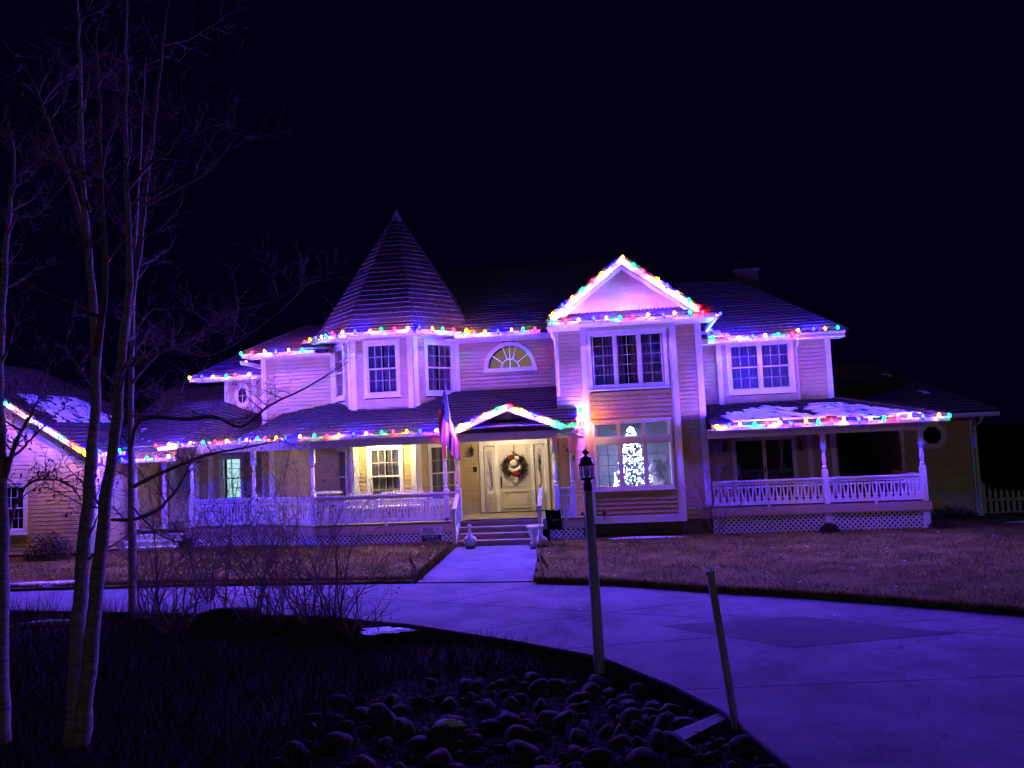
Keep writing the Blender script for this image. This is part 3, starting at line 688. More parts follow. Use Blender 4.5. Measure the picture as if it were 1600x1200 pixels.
def railing(a, b, zb, zt, pitch=.178):
    dx, dy = b[0] - a[0], b[1] - a[1]; L = math.hypot(dx, dy); T = frame(a[0], a[1], dx, dy)
    mb = MB(); mb.box((0, zt - .05, -.045), (L, zt, .045), T); mb.box((0, zt - .13, -.02), (L, zt - .050, .02), T); r = mb.build('porch_railing', 'trim', house)
    mb = MB(); mb.box((0, zb, -.035), (L, zb + .07, .035), T); mb.box((L / 2 - .04, zb - .1, -.03), (L / 2 + .04, zb + .005, .03), T); mb.build('bottom_rail', 'trim', r)
    T0 = lambda u, v, w_: tuple(Vector(T(u, v, w_)) - Vector(T(0, 0, 0)))
    h = zt - .13 - zb - .07; me = baluster_mesh(h, T0, (round(dx / L, 3), round(h, 3)))
    n = max(1, round((L - .04) / pitch)); p = L / n
    for i in range(n): put('baluster', me, T((i + .5) * p, zb + .07, 0), r)
    return r
def lattice(a, b, z0, z1, pitch=.135, wd=.042):
    dx, dy = b[0] - a[0], b[1] - a[1]; L = math.hypot(dx, dy); T = frame(a[0], a[1], dx, dy); mb = MB(); h = z1 - z0
    for s, w0 in ((1, 0), (-1, .012)):
        k = -h - .2
        while k < L + h:
            # strip from (k,z0) to (k+s*h, z1) clipped to 0..L
            u0_, u1_ = (k, k + h) if s > 0 else (k + h, k)
            pts = []
            for off in (-wd * .7, wd * .7):
                p, q = (u0_ + off, z0), (u1_ + off, z1)
                def cl(p, q):
                    if p[0] > q[0]: p, q = q, p
                    if q[0] <= 0 or p[0] >= L: return None
                    f = lambda u: (u, p[1] + (q[1] - p[1]) * (u - p[0]) / (q[0] - p[0]))
                    return (f(0) if p[0] < 0 else p), (f(L) if q[0] > L else q)
                c = cl(p, q)
                if c: pts.append(c)
            if len(pts) == 2: mb.prism([pts[0][0], pts[0][1], pts[1][1], pts[1][0]], w0, w0 + .01, T)
            k += pitch
    mb.box((0, z0, .0), (L, z0 + .045, .03), T)
    o = mb.build('lattice', 'trim', house, 'stuff')
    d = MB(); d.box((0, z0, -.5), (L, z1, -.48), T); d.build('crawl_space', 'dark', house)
    return o
FL, FR = .62, .76
# left porch floor + bands
LP = [(-12.5, 21.6), (-10.5, 21.6), (-8.35, 20.9), (-4.02, 20.9)]
poly_mesh('porch_floor', [(-14.6, 21.6)] + LP[1:] + [(-.5, 20.9), (-.5, 23.2), (-4.4, 23.3), (-8, 23.3), (-14.6, 23.5)], FL, FL - .05, 'deck', house)
def band(a, b, z0, z1):
    dx, dy = b[0] - a[0], b[1] - a[1]; T = frame(a[0], a[1], dx, dy); mb = MB(); mb.box((0, z0, -.03), (math.hypot(dx, dy), z1, .03), T); return mb.build('porch_band', 'band', house)
for a, b in zip(LP, LP[1:]):
    band(a, b, .32, FL - .055); railing(a, b, .66, 1.46, .19); lattice(a, b, 0.0, .32)
for x, y in (LP[0], LP[1], LP[2], (-4.42, 20.93)): turned_post(x, y, FL, 2.86)
turned_post(-4.06, 20.9, FL, 2.86, w_=.08)
# right of the steps
turned_post(-1.25, 20.9, FL, 2.86); turned_post(-.80, 20.9, FL, 2.86); railing((-1.2, 20.9), (-.85, 20.9), .66, 1.46, .17); band((-1.72, 20.9), (-.55, 20.9), .32, FL - .055); lattice((-1.5, 20.9), (-.55, 20.9), 0, .32)
band((-.55, 20.9), (-.55, 21.4), .32, FL - .055); turned_post(-1.40, 22.9, FL, 2.86, w_=.10)
# steps
st = put('porch_steps', None, (-2.87, 20.5, 0), house)
for i in range(4):
    zt = FL * (i + 1) / 4; y = 20.17 + i * .245
    bx('riser', 'stepm', (-3.98, y + .03, .012 if i == 0 else FL * i / 4 - .035), (-1.78, y + .06, zt - .035), st); bx('tread', 'stepm', (-4.0, y, zt - .035), (-1.76, y + .30, zt), st)
for xa, xb in ((-4.12, -4.02), (-1.76, -1.66)):
    mb = MB(); mb.box((xa, 20.12, 0.0), (xb, 20.24, 1.02)); mb.box((xa - .02, 20.10, 1.02), (xb + .02, 20.26, 1.06))
    n1 = mb.build('newel', 'trim', st)
    mb = MB(); mb.add([(x, y, z) for x in (xa, xb) for y, z in ((20.2, .90), (20.9, 1.40), (20.9, 1.47), (20.2, .97))], [(0, 1, 2, 3), (7, 6, 5, 4), (0, 4, 5, 1), (3, 2, 6, 7), (1, 5, 6, 2), (0, 3, 7, 4)])
    mb.add([(x, y, z) for x in (xa + .02, xb - .02) for y, z in ((20.2, .05), (20.9, .5), (20.9, .64), (20.2, .19))], [(0, 1, 2, 3), (7, 6, 5, 4), (0, 4, 5, 1), (3, 2, 6, 7), (1, 5, 6, 2), (0, 3, 7, 4)])
    mb.build('stair_rail', 'trim', st)
# friezes and eaves, left
EV = [(-12.8, 21.1), (-10.7, 21.1), (-8.55, 20.38), (-.62, 20.38)]
for (a, b) in zip(LP, LP[1:]):
    dx, dy = b[0] - a[0], b[1] - a[1]; T = frame(a[0], a[1], dx, dy); mb = MB(); mb.box((0, 2.85, -.06), (math.hypot(dx, dy), 3.10, .06), T); mb.build('frieze_beam', 'trim', house)
bx('frieze_beam', 'trim', (-4.02, 20.84, 2.85), (-.62, 20.96, 3.08))
gutter([(x, y, 3.20) for x, y in EV[:3]] + [(-4.3, 20.38, 3.20)]); gutter([(-1.0, 20.38, 3.15), (-.62, 20.38, 3.15)])
mb = MB(); mb.quad((-14.6, 21.3, 3.08), (-10.65, 21.3, 3.08), (-10.65, 23.4, 3.08), (-14.6, 23.4, 3.08)); mb.quad((-10.65, 21.3, 3.08), (-8.5, 20.6, 3.08), (-8.0, 23.4, 3.08), (-10.65, 23.4, 3.08)); mb.quad((-8.5, 20.6, 3.08), (-.6, 20.6, 3.08), (-.6, 23.3, 3.08), (-8.5, 23.3, 3.08)); mb.build('porch_ceiling', 'trim', house)
roof('porch_roof', (-8.55, 20.35, 3.2), (-.58, 20.35, 3.2), (-.58, 23.1, 4.47), (-7.8, 23.1, 4.47), .20)
roof('porch_roof', (-10.7, 21.07, 3.2), (-8.55, 20.35, 3.2), (-7.8, 23.1, 4.47), (-9.6, 23.8, 4.47), .20)
ridge_caps((-8.55, 20.35, 3.22), (-7.8, 23.1, 4.49)); ridge_caps((-10.7, 21.07, 3.22), (-9.6, 23.8, 4.47))
bx('eave_cap', 'trim', (-.60, 20.53, 3.05), (-.56, 21.4, 3.2))
# entry gable
Tg = front(20.62); EX, EZg = -2.50, 3.84
T = front(20.84)
mb = MB(); mb.prism([(-4.05, 3.06), (-.95, 3.06), (EX, 3.70)], -.05, -.02, T); mb.build('gable_panel', 'trim', house)
bx('king_post', 'trim', (EX - .08, 20.82, 3.06), (EX + .08, 20.86, 3.70))
rake((-4.16, 3.18), (EX, EZg), 20.33, .17); rake((EX, EZg), (-.84, 3.18), 20.33, .17)
mb = MB(); mb.quad((-4.1, 20.36, 3.10), (EX, 20.36, EZg - .09), (EX, 20.9, EZg - .09), (-4.1, 20.9, 3.10)); mb.quad((EX, 20.36, EZg - .09), (-.9, 20.36, 3.10), (-.9, 20.9, 3.10), (EX, 20.9, EZg - .09)); mb.build('soffit', 'trim', house)
roof('entry_roof', (-4.2, 20.29, 3.17), (-4.2, 20.50, 3.17), (EX, 21.9, 3.86), (EX, 20.29, 3.86), .2)
roof('entry_roof', (-.80, 20.50, 3.17), (-.80, 20.29, 3.17), (EX, 20.29, 3.86), (EX, 21.9, 3.86), .2)
mb = MB(); mb.tube([(-.72, 20.46, 3.12), (-.70, 20.46, 2.98), (-.62, 20.52, 2.90), (-.45, 20.7, 2.86)], .045, 8); mb.build('downspout', 'trim', house)
mb = MB(); mb.tube([(-1.20, 20.6, 5.95), (-1.18, 21.0, 5.80), (-1.10, 21.32, 5.62), (-1.10, 21.32, 4.15), (-1.08, 21.2, 4.08)], .05, 8); mb.build('downspout', 'trim', house)
mb = MB(); mb.tube([(6.0, 22.66, 5.48), (6.05, 22.85, 5.36), (6.05, 23.12, 5.2), (6.05, 23.12, 3.75), (6.06, 23.0, 3.68)], .05, 8); mb.build('downspout', 'trim', house)
# right porch
poly_mesh('porch_floor', [(2.95, 20.9), (8.6, 20.9), (8.6, 26), (2.95, 26)], FR, FR - .05, 'deck', house)
band((2.95, 20.87), (8.62, 20.87), .53, FR - .03); band((8.62, 20.87), (8.62, 24), .53, FR - .03)
railing((3.02, 20.92), (5.95, 20.92), .80, 1.47); railing((6.05, 20.92), (8.45, 20.92), .80, 1.47); railing((8.52, 21.0), (8.52, 23.1), .80, 1.47)
for x in (6.0, 8.5): turned_post(x, 20.92, FR, 2.66)
turned_post(8.85, 23.05, FR, 2.66, w_=.06)
lattice((2.97, 20.90), (5.94, 20.90), 0.0, .53); lattice((6.06, 20.90), (8.45, 20.90), 0, .53)
for x in (6.0, 8.5): bx('pier', 'trim', (x - .08, 20.86, 0), (x + .08, 20.98, .53))
bx('frieze_beam', 'trim', (2.98, 20.86, 2.64), (8.6, 20.98, 2.90)); bx('frieze_beam', 'trim', (8.48, 20.98, 2.64), (8.6, 23.2, 2.90))
gutter([(3.0, 20.38, 2.97), (8.98, 20.38, 2.97), (8.98, 22.7, 2.97)])
bx('porch_ceiling', 'trim', (3.0, 20.40, 2.86), (8.95, 23.2, 2.885))
roof('porch_roof', (3.0, 20.34, 2.98), (9.05, 20.34, 2.98), (7.1, 23.2, 3.66), (3.0, 23.2, 3.66), .19)
roof('porch_roof', (9.05, 20.34, 2.98), (9.05, 24.0, 2.98), (7.1, 24.0, 3.66), (7.1, 23.2, 3.66), .19)
ridge_caps((9.05, 20.34, 3.0), (7.1, 23.2, 3.68))

# ---- left walls, link and garage
T = front(22.8)
wall('left_wall_siding', T, -10.75, -8.2, .62, 5.95); trimbox(T, -10.75, -10.6, 3.6, 5.9); trimbox(T, -10.55, -10.38, .62, 3.0); trimbox(T, -8.42, -8.26, 3.5, 5.9)
gutter([(-11.15, 22.35, 5.95), (-8.75, 22.35, 5.95)]); bx('soffit', 'trim', (-11.1, 22.36, 5.82), (-8.3, 22.82, 5.85))
gutter([(-11.15, 24.0, 5.75), (-11.15, 22.35, 5.75)]); bx('wall_return', 'siding', (-10.75, 22.82, 3.2), (-10.71, 24.3, 5.9))
T = front(24.2)
wall('back_wall_siding', T, -12.75, -10.7, 3.4, 5.42, [(-12.28, -11.93, 4.45, 5.0, 'arch')]); trimbox(T, -12.75, -12.6, 3.4, 5.4); trimbox(T, -11.75, -11.6, 3.4, 5.4)
mb = MB(); ce = (-12.1, 4.78); el = lambda r, i: (ce[0] + .20 * r * math.cos(i * math.pi / 8), ce[1] + .34 * r * math.sin(i * math.pi / 8))
for i in range(16): mb.prism([el(.8, i), el(1.35, i), el(1.35, i + 1), el(.8, i + 1)], 0.02, .07, T)
ov = mb.build('window', 'trim', house, label='small oval window high on the left wing'); mb = MB(); mb.prism([el(.82, i) for i in range(16)], .025, .03, T); mb.build('pane', 'dark', ov)
mb = MB(); mb.box((ce[0] - .01, ce[1] - .27, .03), (ce[0] + .01, ce[1] + .27, .045), T); mb.box((ce[0] - .16, ce[1] - .01, .03), (ce[0] + .16, ce[1] + .01, .046), T); mb.build('muntin_bars', 'trim', ov)
gutter([(-13.75, 23.75, 5.42), (-11.2, 23.75, 5.42)]); bx('soffit', 'trim', (-13.7, 23.76, 5.3), (-10.8, 24.2, 5.33))
roof('left_roof', (-13.8, 23.7, 5.45), (-10.9, 23.7, 5.45), (-10.9, 27.2, 7.15), (-12.4, 27.2, 7.15), .23); roof('left_roof', (-13.8, 30, 5.45), (-13.8, 23.7, 5.45), (-12.4, 27.2, 7.15), (-12.4, 27.25, 7.15), .4, 2)
roof('left_roof', (-11.2, 22.3, 5.97), (-8.2, 22.3, 5.97), (-8.2, 25.0, 7.2), (-10.0, 25.0, 7.2), .23); roof('left_roof', (-11.2, 27.5, 5.97), (-11.2, 22.3, 5.97), (-10.0, 25.0, 7.2), (-10.0, 25.05, 7.2), .23)
ridge_caps((-11.2, 22.3, 6.0), (-10.0, 25, 7.22))
T = front(23.4)
wall('link_siding', T, -14.7, -10.55, .62, 3.1, [(-12.55, -11.75, 1.25, 2.75), (-11.05, -10.65, 1.2, 2.75), (-14.3, -13.3, .6, 2.75)])
window(T, -12.48, -11.82, 1.34, 2.66, 'hung', 2, 2, .09, back='coolroom'); window(T, -11.0, -10.66, 1.30, 2.66, 'hung', 1, 1, .08, back='dark')
trimbox(T, -12.95, -12.78, .62, 3.0)
mb = MB(); mb.box((-14.2, .64, -.04), (-13.4, 2.68, .0), T); gd = mb.build('door', 'door', house, label='half glazed side door by the garage'); panes(gd, T, -14.08, -13.52, 1.4, 2.5, 2, 3, .012)
for a, b, c, d in ((-14.32, -14.2, .62, 2.8), (-13.4, -13.28, .62, 2.8), (-14.2, -13.4, 2.68, 2.8)): trimbox(T, a, b, c, d, 0, .05, 'door_casing')
turned_post(-14.35, 21.6, FL, 2.9); turned_post(-13.4, 21.6, FL, 2.9)
bx('frieze_beam', 'trim', (-14.6, 21.54, 2.80), (-12.5, 21.66, 3.05))
for i in range(3):
    z = FL * (i + 1) / 4; y = 20.85 + i * .25
    if i == 0: ss = put('side_steps', None, (-13.6, 21.2, 0), house)
    bx('riser', 'trim', (-14.4, y + .03, FL * i / 4 - (0 if i else .05)), (-12.7, y + .06, z - .03), ss); bx('tread', 'trim', (-14.42, y, z - .03), (-12.68, y + .3, z), ss)
band((-12.7, 21.58), (-12.5, 21.58), .32, FL - .055)
gutter([(-14.5, 21.15, 2.80), (-12.75, 21.15, 2.80)]); gutter([(-13.35, 21.28, 3.12), (-12.75, 21.28, 3.16)])
roof('link_roof', (-15.2, 21.05, 3.12), (-12.75, 21.05, 3.16), (-12.75, 25.6, 5.28), (-15.6, 25.6, 5.28), .20)
roof('link_roof', (-12.75, 21.05, 3.16), (-10.6, 21.05, 3.2), (-10.6, 24.25, 3.75), (-12.75, 24.25, 4.63), .20)
roof('link_roof', (-14.6, 21.1, 2.82), (-12.7, 21.1, 2.82), (-12.7, 21.35, 3.2), (-14.6, 21.35, 3.2), .18)
ridge_caps((-15.6, 25.6, 5.3), (-12.5, 25.6, 5.3)); slab('ridge_backing', 'roof', ((-18, 25.62, 5.27), (-10.6, 25.62, 5.27), (-10.6, 31, 3), (-18, 31, 3)))
# garage: gable end facing the drive
T = front(20.3); sl_g = .62; GEx, GEz, GRx = -14.45, 2.98, -19.3
zr = lambda x: GEz + (GEx - x) * sl_g if x > GRx else GEz + (GEx - GRx) * sl_g - (GRx - x) * sl_g
GPz = zr(GRx)
def gtop(z):
    if z < zr(-14.75) - .1: return (-23.9, -14.75)
    x = GEx - (z + .1 - GEz) / sl_g; return (2 * GRx - x, x)
wall('garage_siding', T, -23.9, -14.75, 0.12, GPz, [(-18.0, -16.95, .78, 2.22)], gtop, bw=.011)
window(T, -17.92, -17.03, .86, 2.14, 'hung', 4, 2, .11, back='dark'); trimbox(T, -14.9, -14.75, .12, 2.9)
bx('foundation', 'foundation', (-23.9, 20.32, -.3), (-14.77, 27, .12)); bx('garage_side', 'siding', (-14.79, 20.32, .1), (-14.75, 23.5, 3.0)); trimbox(frame(-14.75, 20.3, 0, 1), 0, .12, .12, 2.9)
rake((GRx, GPz + .08), (GEx, GEz + .08), 19.62, .2); rake((2 * GRx - GEx, GEz + .08), (GRx, GPz + .08), 19.62, .2)
mb = MB(); mb.quad((GRx, 19.65, GPz - .06), (GEx, 19.65, GEz - .06), (GEx, 20.35, GEz - .06), (GRx, 20.35, GPz - .06)); mb.build('soffit', 'trim', house)
roof('garage_roof', (GEx, 26.0, GEz + .06), (GEx, 19.58, GEz + .06), (GRx, 19.58, GPz + .06), (GRx, 23.5, GPz + .06), .23)
gutter([(GEx, 21.1, GEz + .04), (GEx, 19.95, GEz + .04)][::-1] if False else [(GEx + .0, 19.62, GEz + .06), (GEx + .0, 21.1, GEz + .06)])
mb = MB(); mb.tube([(-14.4, 20.1, 2.9), (-14.45, 20.2, 2.75), (-14.7, 20.24, 2.6), (-14.7, 20.24, .1)], .045, 8); mb.build('downspout', 'trim', house)

# house number, climbing down the wall beside the entry
def text_mesh(s, size, depth=.006):
    cu = bpy.data.curves.new('text', 'FONT'); cu.body = s; cu.size = size; cu.extrude = depth; cu.align_x = 'CENTER'; cu.align_y = 'CENTER'
    o = bpy.data.objects.new('text', cu); COL.objects.link(o); dg = bpy.context.evaluated_depsgraph_get(); dg.update()
    me = bpy.data.meshes.new_from_object(o.evaluated_get(dg)); bpy.data.objects.remove(o)
    me.transform(Matrix.Rotation(rad(90), 4, 'X')); return me
for s, px, py in (('1', 880.5, 697.5), ('4', 885.5, 703.5), ('3', 891.5, 710), ('5', 896.5, 716.5)):
    me = text_mesh(s, .20, .012); me.materials.append(MT['number']); q = P(px, py, Y=21.36); put('house_number', me, q, house, label='dark metal house number ' + s)
bx('mail_slot', 'black', (-3.98, 23.05, 1.9), (-3.86, 23.08, 2.06))
for px, py in ((910, 803), (920, 803), (944, 802)):
    q = P(px, py, Y=21.36 if px < 915 else 20.84); mb = MB(); mb.lathe((q.x, q.y, q.z - .05), [(.03, 0), (.045, .03), (.045, .09), (.03, .1)], 8); mb.tube([q, (q.x, q.y, q.z - .2)], .015, 6); mb.build('hose_bib', 'black', house)
# ---- snow lying on roofs
def roof_snow(label, e0, e1, t1, t0, rows, fn, lift=.035):
    e0, e1, t1, t0 = map(Vector, (e0, e1, t1, t0)); mb = MB(); nrm = (e1 - e0).cross(t0 - e0).normalized()
    if nrm.z < 0: nrm = -nrm
    for i in range(rows):
        s0, s1 = (i + .03) / rows, (i + .92) / rows; u = 0
        for a, b in fn((i + .5) / rows):
            a += R.uniform(-.03, .05); b += R.uniform(-.06, .03)
            if b - a < .02: continue
            k = max(1, int((b - a) * 60)); prev = None
            for j in range(k + 1):
                c = a + (b - a) * j / k; h = R.uniform(.03, .06); e_ = R.uniform(-.25, .25) / rows
                ring = [e0.lerp(t0, s0 + e_ * .5).lerp(e1.lerp(t1, s0 + e_ * .5), c) + nrm * lift, e0.lerp(t0, s0 + e_ * .5).lerp(e1.lerp(t1, s0 + e_ * .5), c) + nrm * (lift + h * .8), e0.lerp(t0, s1).lerp(e1.lerp(t1, s1), c) + nrm * (lift + h * .6), e0.lerp(t0, s1).lerp(e1.lerp(t1, s1), c) + nrm * .0]
                if prev and R.random() > .10:
                    mb.add(prev + ring, [(0, 4, 5, 1), (1, 5, 6, 2), (2, 6, 7, 3)])
                prev = ring
    o = mb.build('roof_snow', 'snow'); tag(o, label, 'snow', kind='stuff'); return o
def fr(v):
    a = .06 + .10 * abs(v - .3); out = []
    if v < .10: return [(.62, .80)]
    if v < .72: out = [(a + R.uniform(0, .03) + max(0, v - .4) * .8, .50 - max(0, v - .6) * .7), (.52 + max(0, v - .45) * .4, .97 - v * .20)]
    return [o for o in out if o[1] > o[0]]
roof_snow('thin snow lying on the right porch roof', (3.0, 20.34, 2.98), (9.05, 20.34, 2.98), (7.1, 23.2, 3.66), (3.0, 23.2, 3.66), 14, fr)
roof_snow('strips of snow at the foot of the right wing roof', (3.0, 22.68, 5.62), (7.45, 22.68, 5.66), (5.0, 27, 8.25), (3.0, 27, 8.25), 22, lambda v: [(.07, .33 - v * 1.5)] if v < .13 else [])
def fg(v):
    if .30 < v < .62: return [(.30 + R.uniform(0, .04), .62 + R.uniform(0, .06)), (.66, .97 - v * .2)]
    return [(.05, .35)] if v < .25 else []
roof_snow('broken bands of snow on the garage roof', (GEx, 26.0, GEz + .06), (GEx, 19.58, GEz + .06), (GRx, 19.58, GPz + .06), (GRx, 23.5, GPz + .06), 26, fg)
roof_snow('snow drift in the corner of the low roof beside the garage', (-15.2, 21.2, 3.12), (-10.6, 21.2, 3.2), (-10.6, 25.6, 5.28), (-15.6, 25.6, 5.28), 22, lambda v: [(.12, .42 - v * .9)] if v < .33 else [])
roof_snow('faint snow stripes on the dark far right roof', (7.0, 22.7, 3.08), (11.45, 22.7, 3.08), (9.6, 27.8, 5.05), (7.0, 27.8, 5.05), 20, lambda v: [(.74 + R.uniform(0, .1), .9 - R.uniform(0, .05))] if .3 < v < .7 and R.random() < .3 else [])

# ------------------------------------------------------------------ christmas light strings
BM, FM = {}, {}
for k, (cn, m, g) in BULBC.items():
    o = MB().lathe((0, 0, 0), [(.016, 0), (.035, .030), (.038, .048), (.026, .085), (.006, .112)], 10).build('bulb', g, None, smooth=True, origin=(0, 0, 0)); BM[k] = o.data; bpy.data.objects.remove(o)
    o = MB().lathe((0, 0, 0), [(.012, .03), (.022, .05), (.020, .07), (.008, .088)], 6).build('filament', m, None, smooth=True, origin=(0, 0, 0)); FM[k] = o.data; bpy.data.objects.remove(o)
o = MB().lathe((0, 0, 0), [(.020, -.05), (.022, -.01), (.018, .004)], 8).build('socket', 'black', None, origin=(0, 0, 0)); SOCK = o.data; bpy.data.objects.remove(o)
CUP = None
def cup_mesh():
    mb = MB(); n = 9; vs = []
    for z in (.012, .066):
        for i in range(n):
            a = rad(-22) + rad(224) * i / (n - 1); vs.append((.034 * math.cos(a), .034 * math.sin(a), z))
    mb.add(vs, [(i, i + 1, n + i + 1, n + i) for i in range(n - 1)])
    o = mb.build('cutoff', 'black', None, origin=(0, 0, 0)); d = o.data; bpy.data.objects.remove(o); return d  # half cup added behind each bulb to keep its light off the gutter
CUP = cup_mesh()
SEQ = 'GRYBO'
def string(label, pts, start, spacing=.375, lift=-.03, first=.08, name='light_string', cup=True):
    pts = [Vector(p) for p in pts]
    s = thing(name, pts[0], label, 'string lights', 'christmas light strings along the eaves')
    mb = MB(); fine = []
    for a, b in zip(pts, pts[1:]):
        n = max(2, int((b - a).length / .18))
        fine += [a.lerp(b, i / n) + Vector((0, 0, -.03 * (i % 2) * R.random())) for i in range(n)]
    mb.tube(fine + [pts[-1]], .007, 4); mb.build('cable', 'black', s)
    d = first; base_d = first; k = SEQ.index(start); seg = 0; acc = 0.0; n = 0
    lens = [(b - a).length for a, b in zip(pts, pts[1:])]; tot = sum(lens)
    while d < tot:
        while d > acc + lens[seg]: acc += lens[seg]; seg += 1
        p = pts[seg].lerp(pts[seg + 1], (d - acc) / lens[seg]) + Vector((R.uniform(-.01, .01), R.uniform(-.012, .008), lift + R.gauss(0, .010)))
        b = put('bulb', BM[SEQ[k % 5]], p, s, label=BULBC[SEQ[k % 5]][0] + ' bulb'); b.rotation_euler = (R.gauss(0, .3), R.gauss(0, .3), 0)
        put('socket', SOCK, p, b); put('filament', FM[SEQ[k % 5]], p, b)
        if cup:
            t_ = pts[seg + 1] - pts[seg]; c_ = put('cutoff', CUP, p, b); c_.rotation_euler = (0, 0, math.atan2(t_.y, t_.x))
        k += 1; n += 1; base_d += spacing; d = base_d + spacing * R.uniform(-.10, .10)
    return s
ge = lambda pts, z: [(x, y, z) for x, y in pts]
o_ = .215
tv = [octv(2.80 + o_, k) for k in range(-2, 4)]
string('string of coloured bulbs round the turret eave', [(*p, EZ) for p in tv[:5]], 'O', .40)
string('coloured bulbs along the short eave between turret and front gable block', [(-4.05, 22.6 - o_, 6.2), (-1.6, 22.6 - o_, 6.2)], 'G', .36)
string('coloured bulbs along the eave below the big lit gable', [(-1.2, 20.45 - o_, 6.05), (3.36, 20.45 - o_, 6.05)], 'G', .375)
string('bulbs running back along the side eave right of the big gable', [(3.45, 20.5, 6.03), (3.45, 22.5, 5.95)], 'B', .34)
string('bulbs tracing both rakes of the big upper gable', [(GL - .06, 20.395, GB + .05), (GX, 20.395, GZ + .0), (GR + .06, 20.395, GB + .05)], 'Y', .36, -.04, cup=False)
string('coloured bulbs along the upper right wing eave', [(3.45, 22.72 - o_, 5.58), (6.0, 22.72 - o_, 5.58), (6.05, 22.85 - o_, 5.70), (7.45, 22.85 - o_, 5.70)], 'G', .38)
string('coloured bulbs along the right porch eave out to its far corner', [(3.05, 20.38 - o_, 2.97), (9.09, 20.38 - o_, 2.97)], 'Y', .328, first=.05)
string('coloured bulbs along the left porch eave from turret to flag', [(-8.5, 20.38 - o_, 3.20), (-4.35, 20.38 - o_, 3.20)], 'O', .39)
string('bulbs tracing the rakes of the small entry gable', [(-4.18, 20.25, 3.14), (EX, 20.25, EZg - .03), (-.86, 20.25, 3.14)], 'R', .36, -.04, cup=False)
string('bulbs climbing the roof end between entry porch and bay window', [(-.78, 20.25, 3.17), (-.52, 20.33, 3.20), (-.50, 20.9, 3.40), (-.50, 21.32, 3.60)], 'G', .24, cup=False)
string('coloured bulbs on the angled left porch eave', [(-10.7, 21.1 - o_, 3.20), (-8.55, 20.38 - o_, 3.20)], 'B', .37)
string('coloured bulbs on the left porch eave before the bright window', [(-13.3, 21.1 - o_, 3.14), (-10.75, 21.1 - o_, 3.20)], 'R', .37)
string('coloured bulbs on the low eave over the side steps', [(-14.4, 21.15 - o_, 2.80), (-12.8, 21.15 - o_, 2.80)], 'B', .36)
string('bulbs running down the garage rake', [(2 * GRx - GEx, 19.46, GEz + .04), (GRx, 19.46, zr(GRx) + .04), (GEx - .02, 19.46, GEz + .04)], 'O', .40, -.04, cup=False)
string('two bulbs on the garage eave end', [(GEx + .17, 19.8, GEz + .06), (GEx + .17, 20.7, GEz + .06)], 'B', .4)
string('coloured bulbs along the upper eave left of the turret', [(-11.2, 22.35 - o_, 5.95), (-8.8, 22.35 - o_, 5.95)], 'G', .40)
string('pair of bulbs on the eave return at the upper left corner', [(-11.27, 23.4, 5.72), (-11.27, 22.5, 5.72)], 'B', .5)
string('coloured bulbs on the rearmost eave at upper left', [(-13.75, 23.75 - o_, 5.42), (-11.3, 23.75 - o_, 5.42)], 'Y', .42)

# ------------------------------------------------------------------ porch lamps and furniture
def globe(label, x, y, z, r, m):
    t = thing('ceiling_lamp', (x, y, z), label, 'lamp'); mb = MB(); mb.lathe((x, y, z), [(.03, -.2), (r * .8, -.17), (r, -.1), (r * .8, -.04), (.05, -.015)], 12); mb.build('globe', m, t, smooth=True)
    mb = MB(); mb.lathe((x, y, z), [(.05, -.02), (.09, -.01), (.09, 0)], 12); mb.build('base', 'black', t)
globe('small warm ceiling lamp under the porch before the turret', -6.45, 21.45, 3.08, .085, 'porchlamp')
globe('small warm ceiling lamp above the front steps', -2.75, 21.7, 3.08, .085, 'hall')
def wall_lantern(label, x, y, z):
    t = thing('wall_lantern', (x, y, z), label, 'lantern'); mb = MB(); mb.lathe((x, y, z - .14), [(.01, 0), (.045, .03), (.075, .2), (.02, .28), (.01, .34)], 6); mb.build('cage', 'black', t)
    mb = MB(); mb.tube([(x, y + .1, z + .02), (x, y + .02, z + .22), (x, y, z + .18)], .012, 6); mb.box((x - .04, y + .09, z - .08), (x + .04, y + .12, z + .1)); mb.build('bracket', 'black', t)
for px, py, lb in ((1133, 700, 'dark wall lantern left of the patio door'), (1251, 697, 'dark wall lantern right of the patio door')):
    q = P(px, py, Y=23.05); wall_lantern(lb, q.x, q.y, q.z)
q = P(737, 706, Y=22.95); wall_lantern('dark wall lantern left of the front door', q.x, q.y, q.z)
def chair(label, x, y, wd, name='porch_chair', cat='chair'):
    t = thing(name, (x, y, FL), label, cat); z = FL
    bx('seat', 'wicker', (x - wd / 2, y - .25, z + .38), (x + wd / 2, y + .25, z + .44), t)
    mb = MB(); n = max(3, int(wd / .12))
    for i in range(n):
        u = x - wd / 2 + (i + .5) * wd / n; mb.box((u - .045, y + .22, z + .44), (u + .045, y + .25, z + .82 + .06 * math.sin(math.pi * (i + .5) / n)))
    mb.box((x - wd / 2, y + .25, z + .55), (x + wd / 2, y + .27, z + .60)); mb.build('backrest', 'wicker', t)
    for sx in (-1, 1):
        for sy in (-1, 1): bx('leg', 'wicker', (x + sx * (wd / 2 - .03) - .025, y + sy * .2 - .025, z), (x + sx * (wd / 2 - .03) + .025, y + sy * .2 + .025, z + .38), t)
        bx('arm', 'wicker', (x + sx * wd / 2 - .04, y - .25, z + .60), (x + sx * wd / 2 + .04, y + .25, z + .63), t)
        bx('arm_support', 'wicker', (x + sx * wd / 2 - .02, y - .24, z + .44), (x + sx * wd / 2 + .02, y - .20, z + .60), t)
chair('white wicker settee on the porch before the turret window', -6.0, 21.75, 1.35, 'porch_settee', 'settee')
chair('white wicker chair behind the rail left of the settee', -7.35, 21.7, .62)
